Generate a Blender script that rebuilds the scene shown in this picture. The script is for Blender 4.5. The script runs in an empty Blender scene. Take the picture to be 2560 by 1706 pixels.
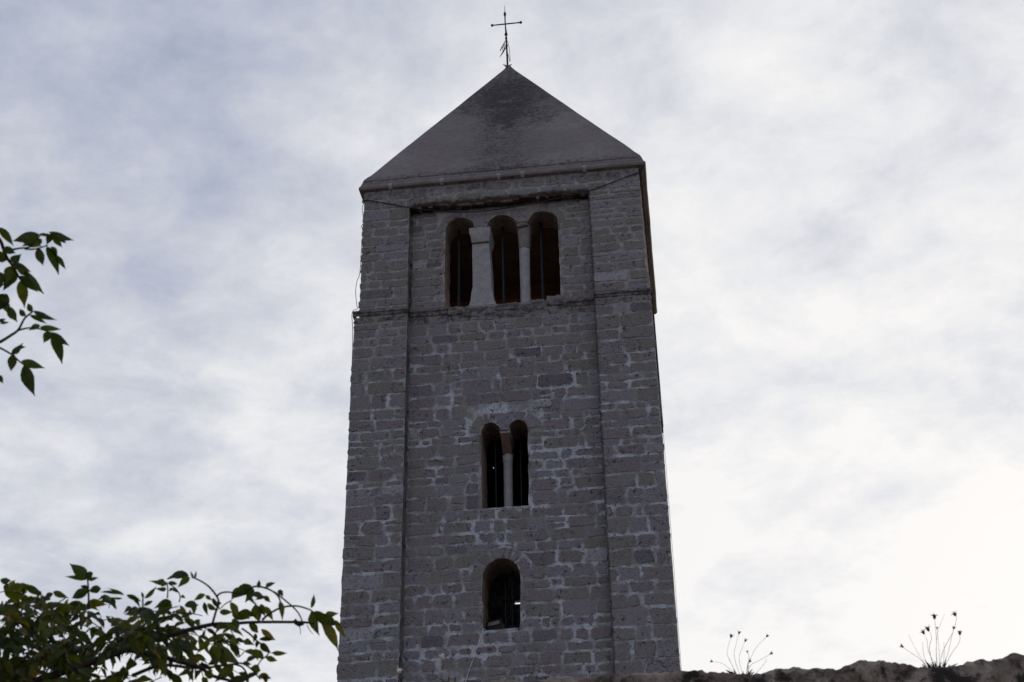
import bpy, math, random
from mathutils import Vector, Matrix, noise as mn
sc = bpy.context.scene
C = sc.collection
R = math.radians

# ------------------------------------------------------------------ camera
CAM = Vector((2.58306, -20.09355, 1.6))
RT = Vector((0.99163007, 0.12813293, -0.01586694))
UP = Vector((0.07826584, -0.4988176, 0.86316595))
FW = Vector((-0.10268528, 0.85718315, 0.50467096))
cd = bpy.data.cameras.new('camera'); cam = bpy.data.objects.new('camera', cd); C.objects.link(cam)
cam.matrix_world = Matrix(((RT.x, UP.x, -FW.x, CAM.x), (RT.y, UP.y, -FW.y, CAM.y), (RT.z, UP.z, -FW.z, CAM.z), (0, 0, 0, 1)))
cd.sensor_width = 36; cd.lens = 50.0; cd.clip_start = 0.05; cd.clip_end = 8000
cd.dof.use_dof = True; cd.dof.focus_distance = 24.0; cd.dof.aperture_fstop = 8.0
sc.camera = cam

# ------------------------------------------------------------------ light
SUN_AZ, SUN_EL = 20.0, 19.0          # azimuth from +Y towards +X
sund = Vector((math.sin(R(SUN_AZ)) * math.cos(R(SUN_EL)), math.cos(R(SUN_AZ)) * math.cos(R(SUN_EL)), math.sin(R(SUN_EL))))
ld = bpy.data.lights.new('sun', 'SUN'); ld.energy = 0.9; ld.angle = R(10); ld.color = (1.0, 0.74, 0.52)
lo = bpy.data.objects.new('sun', ld); C.objects.link(lo)
lo.rotation_euler = (-sund).to_track_quat('-Z', 'Y').to_euler()

sc.view_settings.view_transform = 'Standard'; sc.view_settings.look = 'None'
sc.view_settings.exposure = 0.0; sc.view_settings.gamma = 1.0; sc.view_settings.use_curve_mapping = False


class NT:
    """small helper for node trees"""
    def __init__(s, tree): s.t = tree
    def n(s, kind, **kw):
        nd = s.t.nodes.new(kind)
        for k, v in kw.items(): setattr(nd, k, v)
        return nd
    def put(s, sock, v):
        if isinstance(v, bpy.types.NodeSocket): s.t.links.new(v, sock)
        elif v is not None:
            if hasattr(sock.default_value, '__len__') and not hasattr(v, '__len__'): v = (v,) * len(sock.default_value)
            if hasattr(v, '__len__') and len(v) == 3 and len(sock.default_value) == 4: v = (*v, 1)
            sock.default_value = v
    def math(s, op, a, b=None, c=None, clamp=False):
        nd = s.n('ShaderNodeMath', operation=op, use_clamp=clamp)
        for i, v in enumerate((a, b, c)):
            if v is not None: s.put(nd.inputs[i], v)
        return nd.outputs[0]
    def vmath(s, op, a, b=None):
        nd = s.n('ShaderNodeVectorMath', operation=op)
        s.put(nd.inputs[0], a)
        if b is not None: s.put(nd.inputs[1], b)
        return nd.outputs['Value'] if op in ('DOT_PRODUCT', 'LENGTH') else nd.outputs[0]
    def noise(s, vec, scale, detail=4, rough=0.55, dist=0.0):
        nd = s.n('ShaderNodeTexNoise')
        s.put(nd.inputs['Vector'], vec)
        for k, v in (('Scale', scale), ('Detail', detail), ('Roughness', rough), ('Distortion', dist)): nd.inputs[k].default_value = v
        return nd.outputs['Fac']
    def ss(s, v, a, b, lo=0.0, hi=1.0, kind='SMOOTHSTEP'):
        nd = s.n('ShaderNodeMapRange', interpolation_type=kind)
        for i, x in enumerate((v, a, b, lo, hi)): s.put(nd.inputs[i], x)
        return nd.outputs[0]
    def mix(s, f, a, b, mode='MIX'):
        nd = s.n('ShaderNodeMix', data_type='RGBA', blend_type=mode)
        s.put(nd.inputs[0], f); s.put(nd.inputs[6], a); s.put(nd.inputs[7], b)
        return nd.outputs[2]
    def ramp(s, f, stops, interp='LINEAR'):
        nd = s.n('ShaderNodeValToRGB'); cr = nd.color_ramp; cr.interpolation = interp
        while len(cr.elements) < len(stops): cr.elements.new(0.5)
        for e, (p, c) in zip(cr.elements, stops): e.position = p; e.color = (*c, 1)
        s.put(nd.inputs[0], f); return nd.outputs[0]
    def scale(s, vec, v): return s.vmath('MULTIPLY', vec, v)
    def xyz(s, vec):
        nd = s.n('ShaderNodeSeparateXYZ'); s.put(nd.inputs[0], vec); return nd.outputs
    def comb(s, x, y, z):
        nd = s.n('ShaderNodeCombineXYZ')
        for i, v in enumerate((x, y, z)): s.put(nd.inputs[i], v)
        return nd.outputs[0]


def lin(r, g, b):
    return tuple(((c / 255) / 12.92 if c / 255 <= 0.04045 else ((c / 255 + 0.055) / 1.055) ** 2.4) for c in (r, g, b))


# ------------------------------------------------------------------ sky: Nishita behind a veil of cloud
w = bpy.data.worlds.new('World'); sc.world = w; w.use_nodes = True
w.node_tree.nodes.clear(); k = NT(w.node_tree)
sky = k.n('ShaderNodeTexSky', sky_type='NISHITA', sun_disc=False, sun_elevation=R(SUN_EL), sun_rotation=R(SUN_AZ))
d = k.vmath('NORMALIZE', k.n('ShaderNodeTexCoord').outputs['Generated'])
dx, dy, dz = k.xyz(d)
zz = k.math('ADD', k.math('MAXIMUM', dz, 0.0), 0.22)
px = k.math('DIVIDE', dx, zz); py = k.math('DIVIDE', dy, zz)
pv = k.comb(px, py, 0.0)
def rotated(ang, sx, sy, off):
    ca, sa = math.cos(R(ang)), math.sin(R(ang))
    u = k.math('ADD', k.math('MULTIPLY', px, ca * sx), k.math('MULTIPLY', py, sa * sx))
    v = k.math('ADD', k.math('MULTIPLY', px, -sa * sy), k.math('MULTIPLY', py, ca * sy))
    return k.comb(k.math('ADD', u, off), v, off * 1.7)
big = k.noise(rotated(35, 1.0, 1.1, 3.1), 2.4, 4, 0.55, 0.6)
mid = k.noise(rotated(30, 1.05, 1.15, 7.7), 5.8, 9, 0.58, 0.25)
fine = k.noise(rotated(-25, 1.0, 1.15, 1.3), 16.0, 8, 0.64, 0.25)
sdot = k.vmath('DOT_PRODUCT', d, tuple(Vector((math.sin(R(19)) * math.cos(R(21)), math.cos(R(19)) * math.cos(R(21)), math.sin(R(21))))))
glow = k.ss(sdot, 0.52, 0.97, 0.0, 1.0, 'LINEAR')
glow = k.math('POWER', glow, 1.05)
lowr = k.ss(dz, 0.74, 0.25, 0.0, 1.0, 'LINEAR')
tone = k.math('ADD', k.math('MULTIPLY', glow, 0.55), k.math('MULTIPLY', lowr, 0.32))
tone = k.math('ADD', tone, 0.135)
tone = k.math('ADD', tone, k.math('MULTIPLY', k.math('SUBTRACT', big, 0.5), 0.58))
tone = k.math('ADD', tone, k.math('MULTIPLY', k.math('SUBTRACT', mid, 0.5), 0.74))
tone = k.math('ADD', tone, k.math('MULTIPLY', k.math('SUBTRACT', fine, 0.5), 0.42))
cloud = k.ramp(tone, [(0.0, lin(139, 149, 173)), (0.22, lin(163, 172, 194)), (0.42, lin(190, 196, 212)), (0.60, lin(213, 216, 225)), (0.80, lin(237, 238, 241)), (0.97, lin(253, 251, 250))])
b1 = k.n('ShaderNodeBackground'); k.put(b1.inputs[0], sky.outputs[0]); b1.inputs[1].default_value = 0.06
b2 = k.n('ShaderNodeBackground'); k.put(b2.inputs[0], cloud); b2.inputs[1].default_value = 1.0
ms = k.n('ShaderNodeMixShader'); ms.inputs[0].default_value = 0.93
k.t.links.new(b1.outputs[0], ms.inputs[1]); k.t.links.new(b2.outputs[0], ms.inputs[2])
k.t.links.new(ms.outputs[0], k.n('ShaderNodeOutputWorld').inputs[0])


# ------------------------------------------------------------------ materials
def material(name):
    m = bpy.data.materials.new(name); m.use_nodes = True; m.node_tree.nodes.clear()
    return m, NT(m.node_tree)

def finish(k, colour, rough=0.9, bump=None, bstr=0.4, bdist=0.02, spec=0.3, metal=0.0):
    p = k.n('ShaderNodeBsdfPrincipled')
    k.put(p.inputs['Base Color'], colour); k.put(p.inputs['Roughness'], rough)
    p.inputs['Specular IOR Level'].default_value = spec; p.inputs['Metallic'].default_value = metal
    if bump is not None:
        b = k.n('ShaderNodeBump'); b.inputs['Strength'].default_value = bstr; b.inputs['Distance'].default_value = bdist
        k.put(b.inputs['Height'], bump); k.t.links.new(b.outputs[0], p.inputs['Normal'])
    o = k.n('ShaderNodeOutputMaterial'); k.t.links.new(p.outputs[0], o.inputs[0])
    return p

def attr(k, name): return k.n('ShaderNodeAttribute', attribute_name=name).outputs['Fac']
def pos(k): return k.n('ShaderNodeNewGeometry').outputs['Position']

def masonry():
    m, k = material('weathered_masonry'); P = pos(k); x, y, z = k.xyz(P)
    e = attr(k, 'edge'); r = attr(k, 'rnd')
    n1 = k.noise(P, 10, 6, 0.66); n2 = k.noise(P, 38, 5, 0.7); n3 = k.noise(P, 1.1, 3, 0.5); n4 = k.noise(P, 3.5, 5, 0.6)
    stone = k.ramp(r, [(0.0, (0.15, 0.13, 0.135)), (0.12, (0.205, 0.175, 0.175)), (0.28, (0.25, 0.207, 0.205)), (0.4, (0.225, 0.192, 0.18)), (0.5, (0.245, 0.215, 0.20)),
                       (0.60, (0.218, 0.195, 0.165)), (0.72, (0.27, 0.228, 0.228)), (0.84, (0.238, 0.222, 0.236)), (0.92, (0.29, 0.262, 0.262)), (1.0, (0.36, 0.335, 0.335))])
    stone = k.mix(1.0, stone, (0.99, 1.025, 1.10), 'MULTIPLY')
    stone = k.mix(1.0, stone, k.ramp(n2, [(0.28, (0.48, 0.48, 0.48)), (0.46, (0.93, 0.93, 0.92)), (0.6, (1.08, 1.08, 1.07)), (0.76, (1.42, 1.42, 1.41))]), 'MULTIPLY')
    stone = k.mix(k.ss(n1, 0.5, 0.75, 0, 0.4), stone, (0.165, 0.145, 0.115))
    mort = k.mix(k.ss(n4, 0.42, 0.62), (0.27, 0.258, 0.25), (0.54, 0.555, 0.595))
    mort = k.mix(k.ss(z, 12.6, 14.4), mort, k.mix(k.ss(n1, 0.4, 0.6), (0.27, 0.242, 0.22), (0.40, 0.375, 0.36)))
    mort = k.mix(1.0, mort, k.ramp(n2, [(0.3, (0.75, 0.75, 0.75)), (0.7, (1.15, 1.15, 1.15))]), 'MULTIPLY')
    me = k.math('ADD', e, k.math('MULTIPLY', k.math('SUBTRACT', n1, 0.5), 2.0))
    me = k.math('ADD', me, k.math('MULTIPLY', k.math('SUBTRACT', n2, 0.5), 1.0))
    c = k.mix(k.ss(me, 0.40, 0.62), mort, stone)
    crack = k.math('MULTIPLY', k.math('MULTIPLY', k.ss(e, 0.12, 0.22), k.ss(e, 0.56, 0.36)), k.ss(k.noise(P, 4.7, 5, 0.65), 0.50, 0.60))
    c = k.mix(k.math('MULTIPLY', crack, 0.7), c, (0.06, 0.05, 0.043))
    # open joints and pits
    pit = k.math('MULTIPLY', k.ss(k.noise(P, 13, 6, 0.72), 0.575, 0.65), k.ss(n4, 0.42, 0.58))
    c = k.mix(k.math('MULTIPLY', pit, 0.75), c, (0.045, 0.04, 0.036))
    # black lichen growth in patches
    lich = k.math('MULTIPLY', k.ss(k.noise(P, 27, 6, 0.72), 0.53, 0.62), k.ss(n3, 0.52, 0.66))
    c = k.mix(k.math('MULTIPLY', lich, 0.72), c, (0.05, 0.046, 0.04))
    # grime under the header of the recess and on the string course, and a mossy run in the left re-entrant corner
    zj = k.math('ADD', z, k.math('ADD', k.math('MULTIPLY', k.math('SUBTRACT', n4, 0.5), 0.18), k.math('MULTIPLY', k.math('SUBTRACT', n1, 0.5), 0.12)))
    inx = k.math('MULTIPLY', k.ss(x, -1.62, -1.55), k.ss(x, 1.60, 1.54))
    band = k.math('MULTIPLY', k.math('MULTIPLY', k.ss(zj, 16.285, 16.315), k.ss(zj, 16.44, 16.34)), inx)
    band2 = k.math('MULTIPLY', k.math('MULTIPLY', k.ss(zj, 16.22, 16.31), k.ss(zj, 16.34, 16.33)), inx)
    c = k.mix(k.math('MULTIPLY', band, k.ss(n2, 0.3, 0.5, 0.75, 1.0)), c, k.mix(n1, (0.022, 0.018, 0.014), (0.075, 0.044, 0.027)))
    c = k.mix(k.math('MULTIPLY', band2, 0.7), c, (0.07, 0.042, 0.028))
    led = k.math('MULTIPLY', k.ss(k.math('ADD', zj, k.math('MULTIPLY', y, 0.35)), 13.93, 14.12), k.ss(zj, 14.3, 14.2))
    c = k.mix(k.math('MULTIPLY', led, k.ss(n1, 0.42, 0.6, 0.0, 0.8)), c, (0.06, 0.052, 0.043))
    eave_grime_shade = k.math('MULTIPLY', k.ss(zj, 16.52, 16.72), k.ss(n1, 0.4, 0.6, 0.2, 0.85))  # grime plus painted shade on the wall under the cornice
    c = k.mix(eave_grime_shade, c, (0.085, 0.073, 0.058))
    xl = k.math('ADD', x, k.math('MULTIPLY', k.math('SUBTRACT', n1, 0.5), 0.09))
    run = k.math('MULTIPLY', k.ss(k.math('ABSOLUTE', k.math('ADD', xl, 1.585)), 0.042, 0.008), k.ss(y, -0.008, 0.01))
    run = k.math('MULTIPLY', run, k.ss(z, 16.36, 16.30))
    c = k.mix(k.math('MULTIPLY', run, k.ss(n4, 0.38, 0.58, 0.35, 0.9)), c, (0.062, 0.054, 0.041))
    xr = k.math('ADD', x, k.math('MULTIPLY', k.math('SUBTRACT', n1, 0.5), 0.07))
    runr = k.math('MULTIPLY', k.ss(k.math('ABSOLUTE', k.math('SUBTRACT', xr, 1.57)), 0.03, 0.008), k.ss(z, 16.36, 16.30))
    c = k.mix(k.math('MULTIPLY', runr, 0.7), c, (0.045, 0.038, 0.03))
    h = k.math('ADD', k.math('MULTIPLY', n1, 0.5), k.math('MULTIPLY', n2, 0.6))
    h = k.math('SUBTRACT', h, k.math('MULTIPLY', pit, 0.8))
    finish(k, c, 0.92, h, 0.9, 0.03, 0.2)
    return m

def plain_stone(name, c0, c1, c2, scale=12, tint=None):
    m, k = material(name); P = pos(k)
    a = k.noise(P, scale, 6, 0.65); b = k.noise(P, scale * 4.5, 4, 0.65); g = k.noise(P, scale * 0.25, 3)
    c = k.mix(k.ss(a, 0.35, 0.65), c0, c1)
    c = k.mix(k.math('MULTIPLY', k.ss(b, 0.55, 0.68), k.ss(g, 0.4, 0.65, 0.1, 0.8)), c, c2)
    finish(k, c, 0.92, k.math('ADD', a, k.math('MULTIPLY', b, 0.5)), 0.5, 0.012, 0.2)
    return m

def roof_mat():
    m, k = material('stained_roof_plaster'); P = pos(k); x, y, z = k.xyz(P)
    st = k.scale(P, (2.8, 2.8, 3.4))
    n1 = k.noise(st, 4.4, 10, 0.80, 0.3); n2 = k.noise(P, 0.9, 4, 0.6); n3 = k.noise(P, 60, 3, 0.7); nm = k.noise(k.scale(P, (1.0, 1.0, 1.8)), 2.2, 6, 0.62)
    xx = k.math('ADD', k.math('ABSOLUTE', k.math('ADD', x, 0.03)), k.math('MULTIPLY', k.math('SUBTRACT', nm, 0.5), 1.6))
    zn = k.math('ADD', z, k.math('MULTIPLY', k.math('SUBTRACT', nm, 0.5), 1.8))
    top = k.math('MULTIPLY', k.ss(zn, 18.9, 19.9), k.ss(zn, 21.2, 20.3, 0.0, 1.0))
    mid = k.math('MULTIPLY', k.ss(xx, 1.0, 0.1), k.ss(zn, 16.6, 17.4, 0.4, 1.0))
    streak = k.math('MULTIPLY', k.math('MULTIPLY', k.ss(zn, 18.5, 18.9), k.ss(zn, 19.5, 19.15)), k.math('MULTIPLY', k.ss(x, -0.7, 0.1), k.ss(x, 1.4, 0.9)))
    dens = k.math('ADD', k.math('MULTIPLY', top, 0.105), k.math('MULTIPLY', mid, 0.135))
    dens = k.math('ADD', dens, k.math('MULTIPLY', streak, 0.11))
    foot = k.ss(k.math('ADD', z, k.math('MULTIPLY', k.math('SUBTRACT', nm, 0.5), 0.5)), 17.3, 16.95)
    dens = k.math('ADD', dens, k.math('MULTIPLY', foot, 0.10))
    dens = k.math('ADD', dens, k.math('MULTIPLY', k.math('SUBTRACT', nm, 0.5), 0.30))
    dens = k.math('ADD', dens, k.math('MULTIPLY', k.math('SUBTRACT', n2, 0.5), 0.12))
    black = k.ss(k.math('ADD', n1, dens), 0.54, 0.77)
    base = k.mix(k.ss(n2, 0.3, 0.7), (0.215, 0.186, 0.180), (0.272, 0.236, 0.230))
    base = k.mix(k.math('MULTIPLY', k.math('MULTIPLY', top, k.ss(nm, 0.4, 0.6, 0.5, 1.0)), 0.5), base, (0.105, 0.09, 0.084))
    base = k.mix(k.math('MULTIPLY', mid, 0.25), base, (0.14, 0.13, 0.135))
    base = k.mix(1.0, base, k.ramp(k.noise(k.scale(P, (1, 1, 2.5)), 7, 6, 0.7), [(0.3, (0.80, 0.80, 0.80)), (0.7, (1.15, 1.14, 1.13))]), 'MULTIPLY')
    base = k.mix(1.0, base, k.ramp(n3, [(0.25, (0.78, 0.78, 0.78)), (0.75, (1.18, 1.17, 1.16))]), 'MULTIPLY')
    c = k.mix(k.math('MULTIPLY', black, 0.78), base, (0.036, 0.033, 0.033))
    rim = k.math('MULTIPLY', k.ss(k.math('ABSOLUTE', k.math('SUBTRACT', z, k.math('ADD', 16.965, k.math('MULTIPLY', k.math('SUBTRACT', nm, 0.5), 0.03)))), 0.016, 0.006), k.ss(n1, 0.35, 0.5, 0.3, 0.85))  # dark line painted for the shade of a groove above the cornice
    c = k.mix(rim, c, (0.045, 0.038, 0.034))
    finish(k, c, 0.95, n3, 0.25, 0.008, 0.15)
    return m

def rubble_mat():
    m, k = material('lichen_covered_rubble'); P = pos(k)
    a = k.noise(P, 8, 6, 0.66, 0.3); b = k.noise(P, 30, 5, 0.68); g = k.noise(P, 6.6, 6, 0.68, 0.6)
    c = k.mix(k.ss(a, 0.38, 0.62), (0.20, 0.155, 0.122), (0.40, 0.325, 0.265))
    c = k.mix(k.ss(k.math('ADD', g, k.math('MULTIPLY', k.math('SUBTRACT', b, 0.5), 0.25)), 0.46, 0.60), c, (0.042, 0.035, 0.029))
    c = k.mix(k.ss(b, 0.58, 0.7, 0, 0.6), c, (0.07, 0.06, 0.05))
    finish(k, c, 0.95, k.math('ADD', a, k.math('MULTIPLY', b, 0.5)), 0.9, 0.03, 0.15)
    return m

def simple(name, col, rough=0.6, metal=0.0, var=0.3, scale=20, spec=0.4):
    m, k = material(name); P = pos(k); n = k.noise(P, scale, 4, 0.6)
    lo = tuple(c * (1 - var) for c in col); hi = tuple(c * (1 + var) for c in col)
    finish(k, k.mix(k.ss(n, 0.3, 0.7), lo, hi), rough, n, 0.2, 0.005, spec, metal)
    return m

def leaf_mat():
    m, k = material('leaf_blade'); P = pos(k); r = attr(k, 'rnd')
    n = k.noise(P, 45, 3, 0.6)
    c = k.ramp(r, [(0.0, (0.018, 0.031, 0.010)), (0.35, (0.040, 0.058, 0.011)), (0.6, (0.075, 0.090, 0.013)), (0.9, (0.12, 0.10, 0.018)), (1.0, (0.18, 0.10, 0.03))])
    c = k.mix(1.0, c, k.ramp(n, [(0.3, (0.75, 0.75, 0.75)), (0.7, (1.2, 1.2, 1.2))]), 'MULTIPLY')
    tr = k.mix(1.0, c, (1.25, 1.25, 0.55), 'MULTIPLY')
    p = k.n('ShaderNodeBsdfPrincipled'); k.put(p.inputs['Base Color'], c); p.inputs['Roughness'].default_value = 0.5; p.inputs['Specular IOR Level'].default_value = 0.35
    t = k.n('ShaderNodeBsdfTranslucent'); k.put(t.inputs[0], tr)
    mx = k.n('ShaderNodeMixShader'); mx.inputs[0].default_value = 0.5
    k.t.links.new(p.outputs[0], mx.inputs[1]); k.t.links.new(t.outputs[0], mx.inputs[2])
    k.t.links.new(mx.outputs[0], k.n('ShaderNodeOutputMaterial').inputs[0])
    return m

M = dict(
    masonry=masonry(), roof=roof_mat(), rubble=rubble_mat(), leaf=leaf_mat(),
    cornice=plain_stone('cornice_stone', (0.185, 0.163, 0.152), (0.24, 0.213, 0.198), (0.07, 0.058, 0.05), 7),
    rust=plain_stone('shaded_terracotta_fillet', (0.085, 0.056, 0.043), (0.15, 0.115, 0.095), (0.035, 0.027, 0.022), 6),  # brown fillet, its colour darkened to carry the shade under the cornice
    pale=plain_stone('pale_carved_stone', (0.285, 0.272, 0.275), (0.375, 0.36, 0.365), (0.15, 0.13, 0.115), 9),
    reveal=plain_stone('soot_brown_reveal', (0.16, 0.115, 0.09), (0.27, 0.205, 0.165), (0.08, 0.06, 0.05), 7),
    brown=plain_stone('brown_stained_stone', (0.14, 0.095, 0.072), (0.18, 0.13, 0.10), (0.09, 0.06, 0.05), 9),
    inner=simple('ochre_plaster', (0.62, 0.30, 0.15), 0.9, 0, 0.12, 2), wood=simple('dark_red_boarding', (0.125, 0.070, 0.048), 0.85, 0, 0.2, 3), beam=simple('brown_timber', (0.27, 0.148, 0.095), 0.85, 0, 0.25, 4),
    dark=plain_stone('dark_inner_masonry', (0.10, 0.085, 0.075), (0.14, 0.12, 0.10), (0.06, 0.05, 0.045), 4),
    iron=simple('black_iron', (0.012, 0.014, 0.02), 0.55, 0.0, 0.4, 30),
    cable=simple('black_rubber', (0.014, 0.013, 0.014), 0.6), wcable=simple('white_plastic_cable', (0.7, 0.69, 0.68), 0.5),
    lampbody=simple('grey_cast_metal', (0.10, 0.105, 0.11), 0.5), lampglass=simple('frosted_lamp_glass', (0.22, 0.20, 0.175), 0.35),
    bark=simple('brown_bark', (0.040, 0.030, 0.026), 0.85, 0, 0.5, 60, 0.2), twig=simple('twig_bark', (0.035, 0.03, 0.02), 0.8, 0, 0.4, 60, 0.2),
    stalk=simple('dry_stalk', (0.26, 0.20, 0.13), 0.8), head=simple('dry_seed_head', (0.075, 0.06, 0.055), 0.9), fluff=simple('pale_seed_fluff', (0.88, 0.76, 0.62), 0.9, 0, 0.25, 60),
    blade=simple('dry_basal_leaf', (0.05, 0.055, 0.022), 0.8), ground=None)


# ------------------------------------------------------------------ mesh builder
class MB:
    def __init__(s): s.v = []; s.f = []; s.m = []; s.e = []; s.r = []
    def vert(s, p, e=0.0, r=0.5): s.v.append(tuple(p)); s.e.append(e); s.r.append(r); return len(s.v) - 1
    def face(s, ids, m=0): s.f.append(tuple(ids)); s.m.append(m)
    def box(s, a, b, m=0, e=0.0, r=0.5, jit=0.0):
        (x0, y0, z0), (x1, y1, z1) = a, b
        J = lambda: random.uniform(-jit, jit)
        q = [s.vert((x + J(), y + J(), z + J()), e, r) for z in (z0, z1) for y in (y0, y1) for x in (x0, x1)]
        for f in ((0, 2, 3, 1), (4, 5, 7, 6), (0, 1, 5, 4), (1, 3, 7, 5), (3, 2, 6, 7), (2, 0, 4, 6)): s.face([q[i] for i in f], m)
    def rings(s, rings, m=0, e=0.0, r=0.5, caps=True, closed=True):
        ids = [[s.vert(p, e, r) for p in ring] for ring in rings]; n = len(ids[0])
        for a, b in zip(ids, ids[1:]):
            for i in range(n if closed else n - 1):
                j = (i + 1) % n; s.face((a[i], a[j], b[j], b[i]), m)
        if caps: s.face(ids[0][::-1], m); s.face(ids[-1], m)
        return ids
    def lathe(s, prof, centre, n=16, m=0, e=0.0, r=0.5, jit=0.0, sq=0.0):
        cx, cy, cz = centre; rr = []
        for rad, z in prof:
            ring = []
            for i in range(n):
                a = 2 * math.pi * i / n; c, t = math.cos(a), math.sin(a)
                f = (1 - sq) + sq / max(abs(c), abs(t)); q = rad * f * (1 + random.uniform(-jit, jit))
                ring.append((cx + q * c, cy + q * t, cz + z))
            rr.append(ring)
        s.rings(rr, m, e, r)
    def tube(s, pts, rad, n=7, m=0, sub=4, e=0.0, r=0.5):
        pts = [Vector(p) for p in pts]
        if not hasattr(rad, '__len__'): rad = [rad] * len(pts)
        P, Q = [], []
        for i in range(len(pts) - 1):
            p0, p1, p2, p3 = pts[max(i - 1, 0)], pts[i], pts[i + 1], pts[min(i + 2, len(pts) - 1)]
            for j in range(sub):
                t = j / sub
                P.append(0.5 * ((2 * p1) + (p2 - p0) * t + (2 * p0 - 5 * p1 + 4 * p2 - p3) * t * t + (3 * p1 - p0 - 3 * p2 + p3) * t ** 3)); Q.append(rad[i] * (1 - t) + rad[i + 1] * t)
        P.append(pts[-1]); Q.append(rad[-1])
        rr = []; u = None
        for i, p in enumerate(P):
            t = (P[min(i + 1, len(P) - 1)] - P[max(i - 1, 0)])
            t = t.normalized() if t.length > 1e-9 else Vector((0, 0, 1))
            if u is None: u = t.orthogonal().normalized()
            u = (u - t * u.dot(t)); u = u.normalized() if u.length > 1e-6 else t.orthogonal().normalized()
            v = t.cross(u)
            rr.append([p + (u * math.cos(2 * math.pi * q / n) + v * math.sin(2 * math.pi * q / n)) * Q[i] for q in range(n)])
        s.rings(rr, m, e, r); return P
    def build(s, name, mats, parent=None, smooth=False, loc=None):
        me = bpy.data.meshes.new(name)
        off = Vector(loc) if loc is not None else (parent_off(parent) if parent else Vector((0, 0, 0)))
        me.from_pydata([tuple(Vector(v) - off) for v in s.v] if off.length else s.v, [], s.f)
        if not isinstance(mats, (list, tuple)): mats = [mats]
        for q in mats: me.materials.append(q)
        me.polygons.foreach_set('material_index', s.m)
        for nm, data in (('edge', s.e), ('rnd', s.r)):
            a = me.attributes.new(nm, 'FLOAT', 'POINT'); a.data.foreach_set('value', data)
        if smooth: me.polygons.foreach_set('use_smooth', [True] * len(s.f))
        me.update()
        o = bpy.data.objects.new(name, me); C.objects.link(o)
        if parent: o.parent = parent
        elif loc is not None: o.location = loc
        return o

def parent_off(p):
    o = Vector((0, 0, 0))
    while p is not None: o += p.location; p = p.parent
    return o

def tag(o, label=None, cat=None, group=None, kind=None):
    for a, v in (('label', label), ('category', cat), ('group', group), ('kind', kind)):
        if v: o[a] = v
    return o

def empty(name, loc, label, cat, group=None):
    o = bpy.data.objects.new(name, None); C.objects.link(o); o.location = loc; o.empty_display_size = 0.2
    return tag(o, label, cat, group)

def at(px, py, dist):
    """a point at a distance along the line of sight to a place in the photograph"""
    dv = (RT * ((px - 1280) / 3556) - UP * ((py - 853) / 3556) + FW).normalized()
    return CAM + dv * dist
def aty(px, py, y):
    dv = RT * ((px - 1280) / 3556) - UP * ((py - 853) / 3556) + FW
    return CAM + dv * ((y - CAM.y) / dv.y)


# ------------------------------------------------------------------ ground
m, k = material('dry_earth_and_gravel'); P = pos(k)
a = k.noise(P, 0.6, 5); b = k.noise(P, 9, 5)
finish(k, k.mix(b, k.mix(a, (0.12, 0.105, 0.085), (0.19, 0.17, 0.14)), (0.16, 0.15, 0.13)), 0.95, b, 0.6, 0.03)
M['ground'] = m
g = MB(); ext = [-3000, -300, -60, -25, -8, 8, 25, 60, 300, 3000]
ids = [[g.vert((x, y, 0)) for x in ext] for y in ext]
for j in range(len(ext) - 1):
    for i in range(len(ext) - 1): g.face((ids[j][i], ids[j][i + 1], ids[j + 1][i + 1], ids[j + 1][i]))
tag(g.build('ground', m), kind='structure')


# ------------------------------------------------------------------ bell tower
random.seed(11)
DEP = 0.16                                     # depth of the recessed panel
X0, X1, ZL, ZH = -2.5, 2.5, 14.12, 16.72
UX0, UX1 = -2.42, 2.455                        # upper stage, slightly set in
YB = 5.0
tower = empty('bell_tower', (0, 2.5, 0), 'tall square grey stone bell tower with pyramid roof and three tiers of arched openings', 'tower')

def arc(cx, cz, r, a0, a1, n=14, rz=None):
    return [(cx + r * math.cos(R(a0 + (a1 - a0) * i / n)), cz + (rz or r) * math.sin(R(a0 + (a1 - a0) * i / n))) for i in range(n + 1)]

# outlines of the three openings (x, z), counter-clockwise from bottom left
def rough(loop, amp, seg=0.09):
    out = []
    for (x0, z0), (x1, z1) in zip(loop, loop[1:] + loop[:1]):
        n = max(1, int(math.hypot(x1 - x0, z1 - z0) / seg))
        for i in range(n):
            x = x0 + (x1 - x0) * i / n; z = z0 + (z1 - z0) * i / n
            out.append((x + amp * mn.noise(Vector((x * 6, z * 6, 1.3))) + random.uniform(-amp, amp) * 0.25, z + amp * mn.noise(Vector((x * 6, z * 6, 9.1))) + random.uniform(-amp, amp) * 0.25))
    return out
TRI = rough([(-0.983, 14.27), (0.998, 14.25)] + arc(0.7315, 15.845, 0.2665, 0, 180, 14, 0.26)
            + arc(0.0105, 15.82, 0.2755, 0, 180, 14, 0.28) + arc(-0.724, 15.86, 0.256, 0, 180, 14, 0.26), 0.012)
BIF = rough([(-0.365, 10.546), (0.372, 10.541), (0.383, 11.3)] + arc(0.234, 11.89, 0.156, 0, 180, 12, 0.16) + arc(-0.217, 11.875, 0.1505, 0, 180, 12, 0.158), 0.008)
SGL = rough([(-0.352, 8.574), (0.200, 8.585), (0.214, 9.0)] + arc(-0.073, 9.405, 0.291, 0, 180, 14, 0.294), 0.014)

def offset(loop, t):
    n = len(loop); out = []
    for i in range(n):
        ax, az = loop[i - 1]; bx, bz = loop[(i + 1) % n]
        dx, dz = bx - ax, bz - az; L = math.hypot(dx, dz) or 1
        out.append((loop[i][0] + dz / L * t, loop[i][1] - dx / L * t))
    return out

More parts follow.
